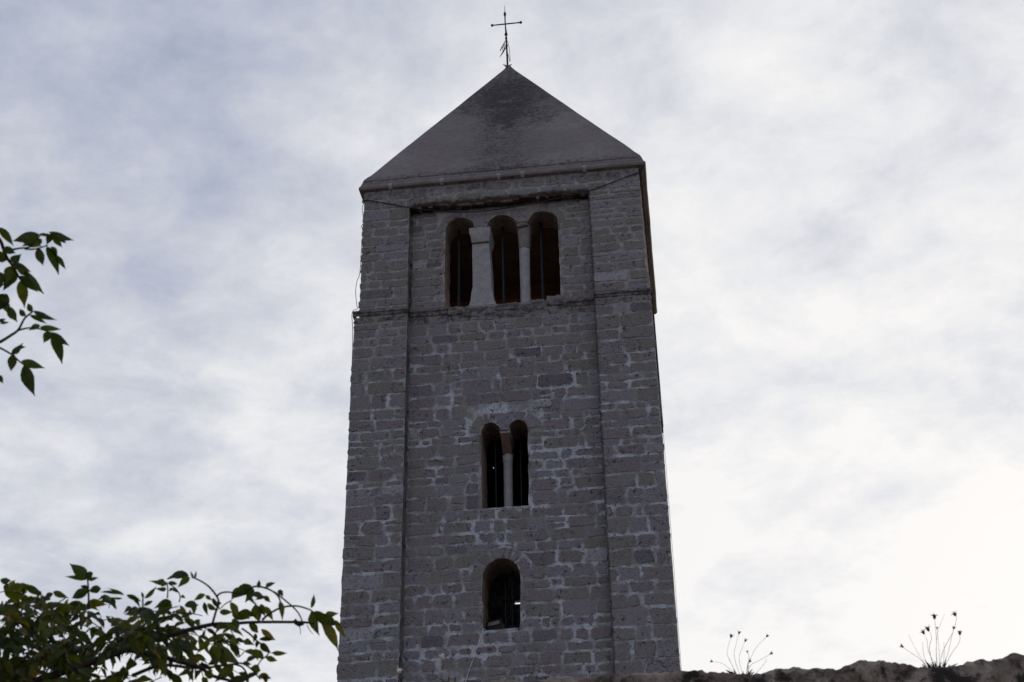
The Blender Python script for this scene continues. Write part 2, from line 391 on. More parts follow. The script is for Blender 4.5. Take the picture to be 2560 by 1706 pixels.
def slab(mb, outline, holes, t, fn, m=0):
    """flat panel with holes; fn(u, v, w) maps it into place, w from 0 to t"""
    cu = bpy.data.curves.new('panel', 'CURVE'); cu.dimensions = '2D'; cu.fill_mode = 'BOTH'; cu.extrude = t / 2
    for loop in [outline] + holes:
        sp = cu.splines.new('POLY'); sp.points.add(len(loop) - 1); sp.use_cyclic_u = True
        for q, (x, z) in zip(sp.points, loop): q.co = (x, z, 0, 1)
    ob = bpy.data.objects.new('panel', cu); C.objects.link(ob)
    dg = bpy.context.evaluated_depsgraph_get()
    me = bpy.data.meshes.new_from_object(ob.evaluated_get(dg))
    base = len(mb.v)
    for q in me.vertices: mb.vert(fn(q.co.x, q.co.y, q.co.z + t / 2))
    for p in me.polygons: mb.face([base + i for i in p.vertices], m)
    bpy.data.objects.remove(ob); bpy.data.curves.remove(cu); bpy.data.meshes.remove(me)

def stone(mb, pts, fn, h, rnd, m=0):
    """one dressed stone: outline pts (u, v) on a wall face, fn(u, v, out)"""
    n = len(pts); cu = sum(p[0] for p in pts) / n; cv = sum(p[1] for p in pts) / n
    ext = min(max(p[0] for p in pts) - min(p[0] for p in pts), max(p[1] for p in pts) - min(p[1] for p in pts))
    if ext < 0.035: return
    tu, tv = random.uniform(-0.022, 0.022), random.uniform(-0.03, 0.03)
    def ring(ins, dep):
        out = []
        for u, v in pts:
            du, dv = cu - u, cv - v; L = math.hypot(du, dv) or 1; f = min(ins / L, 0.6)
            out.append((u + du * f, v + dv * f, max(0.0012, dep + tu * (u - cu) + tv * (v - cv)) if dep > 0 else dep))
        return out
    ks = min(1.0, ext / 0.12)
    ids = []
    for ins, dep, e in ((0, -0.006, 0.15), (0.003, h * 0.7, 0.33), (0.011 * ks, h, 0.56), (0.036 * ks, h * 1.12, 1.0)):
        ids.append([mb.vert(fn(*q), e, rnd) for q in ring(ins, dep)])
    for a, b in zip(ids, ids[1:]):
        for i in range(n):
            j = (i + 1) % n; mb.face((a[i], a[j], b[j], b[i]), m)
    mb.face(ids[-1], m)

def block(u0, u1, v0, v1, jit=0.012, rc=0.025, wav=None):
    """irregular rounded rectangle outline, counter-clockwise"""
    w_, h_ = u1 - u0, v1 - v0; rc = min(rc, w_ * 0.3, h_ * 0.3)
    k0 = [random.uniform(-jit, jit) for _ in range(8)]
    q = [(u0 + k0[0], v0 + k0[1]), (u1 + k0[2], v0 + k0[3]), (u1 + k0[4], v1 + k0[5]), (u0 + k0[6], v1 + k0[7])]
    out = []
    for i in range(4):
        a, b = q[i], q[(i + 1) % 4]; L = math.hypot(b[0] - a[0], b[1] - a[1])
        n = 3 if L < 0.2 else 5
        for j in range(n):
            t = (rc / L) + (1 - 2 * rc / L) * j / (n - 1)
            out.append((a[0] + (b[0] - a[0]) * t + random.uniform(-jit, jit) * 0.45, a[1] + (b[1] - a[1]) * t + random.uniform(-jit, jit) * 0.45))
    if wav: out = [(u, v + wav(u, v)) for u, v in out]
    return out

def courses(mb, u0, u1, z0, z1, fn, hmin, hmax, wmin, wmax, blocked=None, push=None, ragged=(0, 0), gap=(0.016, 0.05), seed=0, small=0.3, sx=0.0):
    rs = random.getstate(); random.seed(seed)
    wav = lambda u, v: 0.035 * mn.noise(Vector((u * 0.55 + seed, v * 0.8, 2.2))) + 0.012 * mn.noise(Vector((u * 2.1, v * 2.0, 5.0 + seed)))
    z = z0
    while z < z1 - 0.07:
        h = random.uniform(hmin, hmax) if random.random() > small else random.uniform(hmin * 0.55, hmin)
        if z + h > z1 - 0.09: h = z1 - z
        zz0, zz1 = z, z + h
        segs = [(u0, u1)]
        if blocked: segs = blocked(zz0, zz1, segs)
        for s0, s1 in segs:
            u = s0
            while u < s1 - 0.05:
                wd = random.uniform(wmin, wmax) * (0.75 + 0.9 * h / hmax)
                if random.random() < 0.16: wd *= 0.45
                if u + wd > s1 - 0.13: wd = s1 - u
                gp = random.uniform(*gap); gq = random.uniform(gap[0], gap[1] * 0.8)
                a = u + (gp / 2 if u > s0 + 1e-6 or s0 > u0 + 1e-6 else -ragged[0] * random.random())
                b = u + wd - (gp / 2 if u + wd < s1 - 1e-6 or s1 < u1 - 1e-6 else -ragged[1] * random.random())
                parts = [(zz0 + gq / 2, zz1 - gq / 2)]
                if h > 0.19 and random.random() < 0.13 and wd < 0.35:
                    c = zz0 + h * random.uniform(0.35, 0.65); parts = [(zz0 + gq / 2, c - 0.009), (c + 0.009, zz1 - gq / 2)]
                for v0, v1 in parts:
                    if b - a < 0.04: continue
                    pts = block(a, b, v0, v1, 0.015, random.uniform(0.008, 0.05), wav)
                    if push: pts = push(pts)
                    rnd = min(1, max(0, random.gauss(0.54, 0.2)))
                    if random.random() < 0.012: rnd = random.uniform(0, 0.1)
                    stone(mb, pts, fn, random.uniform(0.002, 0.011), rnd)
                u += wd
        z += h
    random.setstate(rs)

# --- which parts of a course are cut by an opening
def make_blocked(items):
    def blocked(z0, z1, segs):
        for (bx0, bx1, bz0, bz1) in items:
            if z1 - 0.02 <= bz0 or z0 + 0.02 >= bz1: continue
            out = []
            for s0, s1 in segs:
                if bx1 <= s0 or bx0 >= s1: out.append((s0, s1)); continue
                if bx0 - s0 > 0.06: out.append((s0, bx0))
                if s1 - bx1 > 0.06: out.append((bx1, s1))
            segs = out
        return segs
    return blocked
def make_push(circles):
    def push(pts):
        out = []
        for u, v in pts:
            for cx, cz, r, rz in circles:
                if v < cz - 0.02: continue
                du, dv = (u - cx) / r, (v - cz) / rz; q = math.hypot(du, dv)
                if q < 1: q = q or 1; u = cx + du / q * r; v = cz + dv / q * rz
            out.append((u, v))
        return out
    return push

F_front = lambda y: (lambda u, v, d: (u, y - d, v))
def voussoirs(mb, cx, cz, ri, ro, rzi, rzo, cuts, y, rnds, gap=1.6, h=0.012):
    for i, (a, b) in enumerate(zip(cuts, cuts[1:])):
        a2, b2 = a + gap, b - gap; pts = []
        nn = max(3, int(abs(b2 - a2) / 12))
        for j in range(nn + 1):
            t = R(a2 + (b2 - a2) * j / nn); pts.append((cx + ro * math.cos(t) + random.uniform(-.006, .006), cz + rzo * math.sin(t) + random.uniform(-.006, .006)))
        for j in range(nn + 1):
            t = R(b2 + (a2 - b2) * j / nn); pts.append((cx + ri * math.cos(t), cz + rzi * math.sin(t)))
        if len(pts) < 6: continue
        stone(mb, pts, F_front(y), h, rnds[i % len(rnds)])

def lining(name, loops, y0, y1, t, mats, parent, label=None):
    """stone lining of an opening: inner reveal plus a thin ring on the face"""
    mb = MB()
    for loop in loops:
        lo = offset(loop, t)                     # outwards for a counter-clockwise loop
        n = len(loop); A = []
        ny = 6
        inner = [[mb.vert((x + 0.012 * mn.noise(Vector((x * 9, j * 2.1, z * 9))), y0 + (y1 - y0) * j / ny, z + 0.012 * mn.noise(Vector((x * 9 + 5, j * 2.1, z * 9)))), 0.2, 0.5) for x, z in loop] for j in range(ny + 1)]
        outer = [[mb.vert((x, y, z), 0.2, 0.5) for x, z in lo] for y in (y0, y1)]
        for i in range(n):
            j = (i + 1) % n
            for a, b in zip(inner, inner[1:]): mb.face((a[i], b[i], b[j], a[j]), 0)
            mb.face((outer[0][i], inner[0][i], inner[0][j], outer[0][j]), 1)
            mb.face((outer[1][i], outer[1][j], inner[-1][j], inner[-1][i]), 0)
            mb.face((outer[0][i], outer[0][j], outer[1][j], outer[1][i]), 0)
    o = mb.build(name, mats, parent)
    if label: o['label'] = label
    return o

YF = DEP
# ---------------- lower stage
low = MB()
T = 0.62
hole_l = [offset(BIF, 0.02), offset(SGL, 0.02)]
slab(low, [(X0, 0), (X1, 0), (X1, ZL), (X0, ZL)], hole_l, T, lambda u, v, d: (u, YF + d, v))
low.box((X0, 0, 0), (-1.59, YF, ZL)); low.box((1.565, 0, 0), (X1, YF, ZL))
back_holes = [[(-0.452, 10.668), (-0.325, 10.668), (-0.325, 10.738), (-0.452, 10.738)], [(-0.835, 13.46), (-0.812, 13.46), (-0.812, 13.545), (-0.835, 13.545)]]
slab(low, [(X0, 0), (X1, 0), (X1, ZL), (X0, ZL)], back_holes, 0.12, lambda u, v, d: (u, YB - 0.12 + d, v))
for sx, xa, xb in ((-1, X0, X0 + 0.62), (1, X1 - 0.62, X1)):
    low.box((xa, YF + T, 0), (xb, YB - 0.12, ZL))
PILL, PILR = -1.59, 1.565
bl = make_blocked([(-0.39, 0.40, 10.52, 11.87), (-0.37, 0.23, 8.56, 9.40), (-0.61, 0.62, 11.87, 12.17), (-0.33, -0.11, 12.14, 12.26), (-0.33, 0.21, 9.4, 9.68)])
ps = make_push([(-0.073, 9.405, 0.50, 0.50), (-0.25, 11.875, 0.34, 0.36), (0.27, 11.89, 0.34, 0.32)])
ff, fr = F_front(0.0), F_front(YF)
courses(low, X0, PILL, 5.6, ZL - 0.02, ff, 0.175, 0.285, 0.16, 0.42, ragged=(0.022, 0), seed=3, small=0.18)
courses(low, PILR, X1, 5.6, ZL - 0.02, ff, 0.175, 0.29, 0.16, 0.42, ragged=(0, 0.02), seed=8, small=0.18)
courses(low, PILL + 0.03, PILR - 0.005, 5.6, 8.565, fr, 0.13, 0.20, 0.13, 0.32, blocked=bl, push=ps, seed=5, small=0.25, gap=(0.022, 0.06))
courses(low, PILL + 0.03, PILR - 0.005, 8.565, 10.535, fr, 0.175, 0.27, 0.14, 0.40, blocked=bl, push=ps, seed=21, small=0.22, gap=(0.014, 0.05))
courses(low, PILL + 0.03, PILR - 0.005, 10.535, 13.2, fr, 0.165, 0.27, 0.14, 0.40, blocked=bl, push=ps, seed=24, small=0.25, gap=(0.014, 0.05))
courses(low, PILL + 0.03, PILR - 0.005, 13.2, ZL + 0.12, fr, 0.15, 0.22, 0.13, 0.36, blocked=bl, push=ps, seed=27, small=0.25)
random.seed(4)
voussoirs(low, -0.073, 9.405, 0.30, 0.475, 0.302, 0.475, [-6, 44, 64, 116, 146, 186], YF, [0.3, 0.85, 0.7, 0.4, 0.6], 4.0)
voussoirs(low, -0.217, 11.875, 0.16, 0.36, 0.168, 0.33, [68, 96, 112, 184], YF, [0.3, 0.2, 0.55], 3.5)
voussoirs(low, 0.234, 11.89, 0.166, 0.37, 0.17, 0.31, [-4, 66, 88, 112], YF, [0.75, 0.6, 0.25], 3)
stone(low, [(-0.055, 11.88), (0.075, 11.88), (0.085, 11.96), (0.15, 12.06), (0.15, 12.2), (-0.11, 12.2), (-0.13, 12.06), (-0.075, 11.97)], fr, 0.012, 0.82)
stone(low, block(0.47, 0.80, 12.24, 12.35, 0.02, 0.05), fr, 0.02, 1.0)
lower_wall = None
# side faces
courses(low, YF * 0 + 0.0, YB, 5.6, ZL - 0.02, lambda u, v, d: (X1 + d * 0.5, u, v), 0.18, 0.32, 0.2, 0.55, seed=13)
courses(low, -YB, 0.0, 5.6, ZL - 0.02, lambda u, v, d: (X0 - d * 0.5, -u, v), 0.18, 0.32, 0.2, 0.55, seed=17)
# stone bracket standing out of the right-hand face
low.box((X1 - 0.02, 1.15, 12.42), (X1 + 0.036, 1.75, 12.93), 0, 1.0, 0.3, 0.004)
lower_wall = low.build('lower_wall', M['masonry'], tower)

# ---------------- belfry stage
up = MB(); TU = 0.5
TRIH = offset(TRI, 0.02)
slab(up, [(UX0, ZL), (UX1, ZL), (UX1, 17.0), (UX0, 17.0)], [TRIH], TU, lambda u, v, d: (u, YF + d, v))
HB = 16.315
up.box((UX0, 0, ZL), (-1.60, YF, HB)); up.box((1.565, 0, ZL), (UX1, YF, HB)); up.box((UX0, 0, HB), (UX1, YF, 17.0))
tri_side = [(y, z) for y, z in [(1.6, 14.3), (3.4, 14.3)] + arc(3.1, 15.85, 0.3, 0, 180) + arc(2.5, 15.85, 0.28, 0, 180) + arc(1.9, 15.85, 0.3, 0, 180)]
slab(up, [(YF + TU, ZL), (YB - TU, ZL), (YB - TU, 17.0), (YF + TU, 17.0)], [tri_side], TU, lambda u, v, d: (UX0 + d, u, v))
slab(up, [(YF + TU, ZL), (YB - TU, ZL), (YB - TU, 17.0), (YF + TU, 17.0)], [tri_side], TU, lambda u, v, d: (UX1 + 0.045 * (u / YB) - d, u, v))
slab(up, [(UX0, ZL), (UX1 + 0.045, ZL), (UX1 + 0.045, 17.0), (UX0, 17.0)], [[(q[0] - 2.5, q[1]) for q in tri_side]], TU, lambda u, v, d: (u, YB - TU + d, v))
blu = make_blocked([(-1.01, 1.03, 14.2, 15.9), (-1.12, 1.14, 15.9, 16.24)])
psu = make_push([(0.7315, 15.845, 0.41, 0.40), (-0.724, 15.86, 0.40, 0.39)])
courses(up, UX0, -1.60, 14.22, HB, ff, 0.15, 0.24, 0.16, 0.42, ragged=(0.02, 0), seed=31, small=0.12)
courses(up, 1.565, UX1, 14.22, HB, ff, 0.14, 0.22, 0.15, 0.42, ragged=(0, 0.014), seed=35, small=0.15, gap=(0.03, 0.075))
courses(up, UX0, UX1, HB + 0.02, 16.72, ff, 0.16, 0.24, 0.16, 0.40, ragged=(0.01, 0.01), seed=39, small=0.0, gap=(0.03, 0.07))
courses(up, -1.57, 1.56, 14.24, HB - 0.02, fr, 0.15, 0.23, 0.14, 0.38, blocked=blu, push=psu, seed=44, small=0.2)
random.seed(9)
voussoirs(up, 0.7315, 15.845, 0.275, 0.405, 0.268, 0.40, [-6, 30, 75, 100], YF, [0.62, 0.7, 0.68], 1.0)
voussoirs(up, -0.724, 15.86, 0.262, 0.385, 0.268, 0.38, [85, 150, 186], YF, [0.66, 0.5], 1.2)
for pts, rr in (([(-0.46, 15.89), (-0.275, 15.88), (-0.24, 15.97), (-0.16, 16.07), (-0.16, 16.23), (-0.60, 16.24), (-0.58, 16.09), (-0.50, 16.0)], 0.72),
                ([(-0.14, 16.1), (0.0, 16.115), (0.12, 16.10), (0.13, 16.23), (-0.14, 16.23)], 0.68),
                ([(0.30, 15.90), (0.455, 15.90), (0.47, 15.98), (0.50, 16.05), (0.50, 16.12), (0.45, 16.20), (0.15, 16.22), (0.15, 16.09), (0.25, 16.01)], 0.7)):
    stone(up, pts, fr, 0.010, rr)
for s, f in ((51, lambda u, v, d: (UX1 + 0.045 * (u / YB) + d * 0.5, u, v)),):
    courses(up, 0.0, YB, 14.22, 16.72, f, 0.14, 0.24, 0.2, 0.5, seed=s, blocked=make_blocked([(1.55, 3.45, 14.2, 16.2)]))
courses(up, -YB, 0.0, 14.22, 16.72, lambda u, v, d: (UX0 - d * 0.5, -u, v), 0.14, 0.24, 0.2, 0.5, seed=55, blocked=make_blocked([(-3.45, -1.55, 14.2, 16.2)]))
x = -1.6
while x < 1.55:
    wd = random.uniform(0.04, 0.19); dr = random.uniform(0.004, 0.05) * (1 if random.random() < .75 else .2)
    up.box((x, 0.004, HB - dr), (min(x + wd - 0.006, 1.56), 0.05 + random.random() * 0.08, HB + 0.004), 0, 0.9, random.uniform(0, .4), 0.003); x += wd
# dark stone painted as the shade of a putlog hole, head of left pilaster
for i in range(1): stone(up, block(-1.79, -1.71, 16.225, 16.30, 0.012, 0.03), ff, 0.004, 0.0)
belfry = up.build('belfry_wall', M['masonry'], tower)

# interior: plaster lining, ceiling and floors
def part_box(name, a_, b_, mat, lab=None, parent=tower):
    q = MB(); q.box(a_, b_); o = q.build(name, mat, parent)
    if lab: o['label'] = lab
part_box('inner_back_wall', (UX0 + TU, YB - TU - 0.03, 16.3), (UX1 - TU, YB - TU - 0.002, 17.27), M['inner'], 'ochre plaster seen through the belfry window')
part_box('wall_plate', (UX0 + TU, YB - TU - 0.17, 17.07), (UX1 - TU, YB - TU - 0.032, 17.27), M['beam'], 'brown timber beam under the belfry ceiling')
part_box('ceiling', (UX0 + 0.1, YF + 0.1, 17.275), (UX1 - 0.1, YB - 0.1, 17.33), M['wood'])
part_box('belfry_floor', (UX0 + TU - 0.02, YF + TU - 0.02, 14.0), (UX1 - TU + 0.02, YB - TU + 0.02, 14.1), M['wood'])
part_box('inner_floor', (X0 + 0.6, YF + T - 0.02, 13.86), (X1 - 0.6, YB - 0.1, 13.98), M['dark'])
# string course below the belfry, broken away under the middle window
def moulding(mb, x0, x1, y, z, hgt, out, n, m=0, e=0.8, r=0.35, jit=0.006, side=0):
    prof = [(0.0, -hgt), (out * 0.35, -hgt), (out * 0.55, -hgt * 0.55), (out, -hgt * 0.4), (out, 0.0), (0.0, 0.012)]
    rr = []
    for i in range(n + 1):
        x = x0 + (x1 - x0) * i / n; rn = mn.noise(Vector((x * 5, z, y)))
        rr.append([(x, y - o + (random.uniform(-jit, jit) + 0.006 * rn if o > 0 else 0), z + q + random.uniform(-jit, jit) * 0.6 + 0.012 * mn.noise(Vector((x * 1.3, 4, y)))) for o, q in prof])
    mb.rings(rr, m, e, r)
for a_ in ((X0 - 0.025, -1.585, 0.0, 14.225, 0.085, 0.05, 16), (1.56, X1 + 0.03, 0.0, 14.215, 0.085, 0.045, 16), (-1.585, -0.93, YF, 14.265, 0.125, 0.055, 12), (1.03, 1.56, YF, 14.225, 0.12, 0.05, 10)):
    sco = MB(); moulding(sco, *a_); sco.build('string_course', M['masonry'], tower)
for s_ in (-1, 1):
    x = X0 if s_ < 0 else X1
    sco = MB(); sco.box((min(x, x + s_ * 0.035), 0.002, 14.15), (max(x, x + s_ * 0.035), YB, 14.22), 0, 0.8, 0.35); sco.build('string_course', M['masonry'], tower)

# cornice and roof
def ring_sq(hx, hy, z, ax=0.0, rc=0.04, nseg=10):
    """rounded rectangle ring about the tower axis"""
    pts = []
    cx, cy = ax, 2.5
    for (sx, sy), a0 in (((1, 1), 0), ((-1, 1), 90), ((-1, -1), 180), ((1, -1), 270)):
        for i in range(4):
            a = R(a0 + 30 * i); pts.append((cx + sx * (hx - rc) + rc * math.cos(a), cy + sy * (hy - rc) + rc * math.sin(a), z))
    # subdivide the long sides so that they can wander a little
    out = []
    for i, p in enumerate(pts):
        q = pts[(i + 1) % len(pts)]; out.append(p)
        if i % 4 == 3:
            for j in range(1, nseg * 2): t = j / (nseg * 2); out.append(tuple(p[c] + (q[c] - p[c]) * t for c in range(3)))
    return out
def wob(ring, a, ph): return [(x + a * mn.noise(Vector((x * 2, y * 2, ph))), y + a * mn.noise(Vector((x * 2, y * 2, ph + 7))), z + a * mn.noise(Vector((x * 1.5, y * 1.5, ph + 3)))) for x, y, z in ring]
AX = 0.03
cor = MB()
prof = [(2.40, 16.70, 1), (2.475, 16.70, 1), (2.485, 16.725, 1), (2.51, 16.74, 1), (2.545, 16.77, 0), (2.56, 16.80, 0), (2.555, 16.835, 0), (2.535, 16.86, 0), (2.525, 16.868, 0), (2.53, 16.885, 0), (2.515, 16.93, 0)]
rr = [wob(ring_sq(hx, hx, z, AX), 0.009, 0.4 * i) for i, (hx, z, _) in enumerate(prof)]
ids = [[cor.vert(p) for p in ring] for ring in rr]; n = len(ids[0])
for i in range(len(ids) - 1):
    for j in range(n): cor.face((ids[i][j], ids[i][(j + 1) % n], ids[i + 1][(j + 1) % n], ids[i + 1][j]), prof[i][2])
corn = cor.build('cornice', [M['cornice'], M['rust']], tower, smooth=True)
for j, x in enumerate((-1.95, -1.02, 0.0, 0.42, 1.52)):
    jb = MB(); rr = []
    for hx, z, _ in prof[3:9]: rr.append([(x - 0.028 - random.uniform(0, .012), 2.5 - hx - 0.008, z + 0.002), (x + 0.028 + random.uniform(0, .012), 2.5 - hx - 0.008, z + 0.002), (x + 0.028, 2.5 - hx + 0.03, z), (x - 0.028, 2.5 - hx + 0.03, z)])
    jb.rings(rr, 0); jb.build('mortar_joint', M['pale'], corn)
rf = MB()
rprof = [(2.515, 16.91), (2.512, 16.96), (2.49, 17.04), (2.45, 17.115), (2.395, 17.20)]
APX, APZ = -0.085, 21.50
NR = 26
for i in range(1, NR + 1):
    t = i / NR; h = 2.395 * (1 - t) + 0.05 * t; rprof.append((h, 17.20 + (APZ - 17.20) * t))
rr = []
for i, (h, z) in enumerate(rprof):
    t = max(0, (z - 16.9) / (APZ - 16.9)); ax = AX * (1 - t) + APX * t
    rr.append(wob(ring_sq(h, h, z, ax, min(0.06, h * 0.5)), 0.014 * (1 - 0.7 * t), 0.9 + i * 0.22))
rr.append([(APX + (x - APX) * .02, 2.5 + (y - 2.5) * .02, z + .01) for x, y, z in rr[-1]])
rf.rings(rr, 0, caps=False)
rf.build('roof', M['roof'], tower, smooth=True)['label'] = 'rendered pyramid roof with black water stains'

# ---------------- windows: lining, columns and bars
def bar(name, x, y, z0, z1, parent, r=0.017, tilt=0.0):
    mb = MB(); mb.tube([(x, y, z0), (x + tilt, y, z1)], r, 8, sub=6); return mb.build(name, M['iron'], parent, smooth=True)

w3 = lining('window', [TRI], YF - 0.004, YF + TU + 0.01, 0.035, [M['reveal'], M['masonry']], tower, 'triple arched belfry window with a square pier and a round column')
pier = MB(); py0, py1 = YF + 0.06, YF + 0.40
def rect(x0, x1, y0, y1, z, j=0.004): return [(x0 + random.uniform(-j, j), y0 + random.uniform(-j, j), z), (x1 + random.uniform(-j, j), y0, z), (x1, y1, z), (x0, y1, z)]
PX = [(-0.576, -0.118, 14.30), (-0.572, -0.122, 14.345), (-0.548, -0.150, 14.41), (-0.528, -0.172, 14.60), (-0.524, -0.178, 14.605), (-0.512, -0.192, 14.70), (-0.510, -0.197, 15.0), (-0.514, -0.210, 15.3), (-0.519, -0.222, 15.575)]
pli = MB(); pli.rings([[(a + random.uniform(-.01, .01), y0, z), (b + random.uniform(-.01, .01), y0 + .004, z), (b, py1, z), (a, py1, z)] for a, b, y0, z in ((-0.622, -0.08, py0 - 0.045, 14.15), (-0.618, -0.085, py0 - 0.045, 14.27), (-0.602, -0.098, py0 - 0.03, 14.30))]); pli.build('plinth', M['cornice'], w3)
pier.rings([rect(a, b, py0 - (0.02 if z < 14.33 else 0), py1, z) for a, b, z in PX])
pier.build('pier', M['pale'], w3)
cap = MB(); cap.rings([rect(a, b, y0, y1, z) for a, b, y0, y1, z in ((-0.525, -0.217, py0 - 0.02, py1, 15.602), (-0.533, -0.210, py0 - 0.04, py1 + 0.05, 15.66), (-0.558, -0.193, py0 - 0.062, py1 + 0.085, 15.78), (-0.566, -0.186, py0 - 0.068, py1 + 0.09, 15.87))])
cap.build('impost_block', M['pale'], w3)
st = MB(); st.box((-0.524, py0 - 0.022, 15.575), (-0.218, py0 + 0.02, 15.606), 0, 0, 0.5, 0.003); st.build('stain_band', M['brown'], w3)['label'] = 'rust brown stain under the impost'
col = MB(); cy = YF + 0.15; cxm = 0.385
col.lathe([(0.088, 14.15), (0.092, 14.25), (0.086, 14.29), (0.086, 14.7), (0.089, 15.0), (0.091, 15.34), (0.093, 15.42)], (cxm, cy, 0), 18, jit=0.012)
col.build('column', M['pale'], w3, smooth=True)
cc = MB(); cc.lathe([(0.094, 15.422), (0.10, 15.44), (0.093, 15.46), (0.098, 15.56), (0.106, 15.68), (0.110, 15.70), (0.104, 15.712), (0.110, 15.725), (0.115, 15.90)], (cxm, cy, 0), 20, jit=0.01, sq=0.35); cc.build('capital', M['cornice'], w3)
cor2 = MB(); cor2.rings([[(cxm - 0.10, cy - 0.02, 15.88), (cxm + 0.10, cy - 0.02, 15.88), (cxm + 0.10, YF + TU, 15.88), (cxm - 0.10, YF + TU, 15.88)], [(cxm - 0.09, cy, 15.55), (cxm + 0.09, cy, 15.55), (cxm + 0.09, YF + 0.36, 15.55), (cxm - 0.09, YF + 0.36, 15.55)]]); cor2.build('corbel', M['brown'], w3)
for x, z1, tl in ((-0.80, 16.1, -0.0), (-0.02, 16.08, -0.0), (0.66, 16.1, -0.0)): bar('iron_bar', x, YF + 0.36, 14.2, z1, w3, 0.026)
# broken sill stones
sl = MB(); random.seed(77)
for xa_, xb_, z0_, zt_, out_, rn_ in ((-0.93, -0.66, 14.10, 14.265, .03, .35), (-0.65, -0.36, 14.06, 14.20, .012, .6), (-0.35, -0.12, 14.09, 14.205, .014, .5), (-0.11, 0.27, 14.12, 14.262, .02, .18), (0.28, 0.47, 14.05, 14.20, .012, .65), (0.48, 0.72, 14.10, 14.30, .022, .15), (0.725, 1.04, 14.13, 14.325, .028, .22)):
    q = block(xa_ + .004, xb_ - .004, z0_, zt_, 0.024, 0.02)
    q = [(u, v + (0.022 * mn.noise(Vector((u * 11, 3, 1))) + 0.012 * mn.noise(Vector((u * 31, 3, 1))) if v > 14.18 else 0)) for u, v in q]
    stone(sl, q, F_front(YF - 0.004), out_, rn_)
sl.build('broken_sill', M['masonry'], w3)

w2 = lining('window', [BIF], YF - 0.004, YF + T + 0.01, 0.03, [M['reveal'], M['masonry']], tower, 'twin arched window with a slim column between its lights')
imp = MB(); xa, xb = -0.062, 0.085
ya, yb = YF + 0.02, YF + T
def wedge(mb, prof, x0, x1, m=0):
    mb.rings([[(x0, y, z) for y, z in prof], [(x1, y, z) for y, z in prof]], m)
wedge(imp, [(ya, 11.93), (ya, 11.845), (yb - 0.02, 11.845), (yb - 0.02, 11.93)], xa - 0.004, xb + 0.004)
imp.build('impost_block', M['pale'], w2)
imu = MB(); wedge(imu, [(ya + 0.003, 11.843), (YF + 0.27, 11.60), (YF + 0.45, 11.60), (yb - 0.03, 11.843)], xa + 0.002, xb - 0.002); imu.build('corbel', M['brown'], w2)['label'] = 'brown sloping underside of the impost'
c2 = MB(); c2.lathe([(0.075, 10.5), (0.073, 10.6), (0.072, 11.2), (0.074, 11.47), (0.085, 11.485), (0.083, 11.515), (0.078, 11.53), (0.088, 11.598)], (0.012, YF + 0.36, 0), 16, jit=0.01); c2.build('column', M['pale'], w2, smooth=True)
for x in (-0.2, 0.21): bar('iron_bar', x, YF + 0.45, 10.5, 12.0, w2, 0.012)

w1 = lining('window', [SGL], YF - 0.004, YF + T + 0.01, 0.035, [M['reveal'], M['masonry']], tower, 'single round arched window with a floodlight on its sill')
for x in (-0.08, 0.03): bar('iron_bar', x, YF + 0.5, 8.5, 9.65, w1, 0.011)

# ---------------- things on the tower
fl = empty('floodlight', (-0.215, YF + 0.22, 8.60), 'small grey floodlight on the sill of the lowest tower window', 'floodlight')
L0 = fl.location
b = MB(); rot = Matrix.Rotation(R(-38), 3, 'X') @ Matrix.Rotation(R(-12), 3, 'Z')
def tb(mb, lo_, hi_, c, m=0):
    s0 = len(mb.v); mb.box(lo_, hi_, m)
    for i in range(s0, len(mb.v)): mb.v[i] = tuple(rot @ Vector(mb.v[i]) + c)
c0 = Vector((L0.x, L0.y, L0.z + 0.13))
tb(b, (-0.115, -0.02, -0.075), (0.115, 0.045, 0.075), c0); hb = b.build('housing', M['lampbody'], fl)
bz = MB(); 
for lo_, hi_ in (((-0.12, -0.035, 0.062), (0.12, -0.021, 0.08)), ((-0.12, -0.035, -0.08), (0.12, -0.021, -0.062)), ((-0.12, -0.035, -0.0615), (-0.1, -0.021, 0.0615)), ((0.1, -0.035, -0.0615), (0.12, -0.021, 0.0615))): tb(bz, lo_, hi_, c0)
bz.build('bezel', M['iron'], hb)
gl = MB(); tb(gl, (-0.085, -0.0285, -0.05), (0.085, -0.022, 0.05), c0); gl.build('lens', M['lampglass'], hb)
br = MB()
br.tube([(L0.x + 0.13, L0.y + 0.02, L0.z + 0.14), (L0.x + 0.135, L0.y + 0.03, L0.z + 0.0), (L0.x + 0.0, L0.y + 0.03, L0.z - 0.015), (L0.x - 0.135, L0.y + 0.03, L0.z), (L0.x - 0.13, L0.y + 0.02, L0.z + 0.14)], 0.012, 6)
br.build('bracket', M['lampbody'], fl)

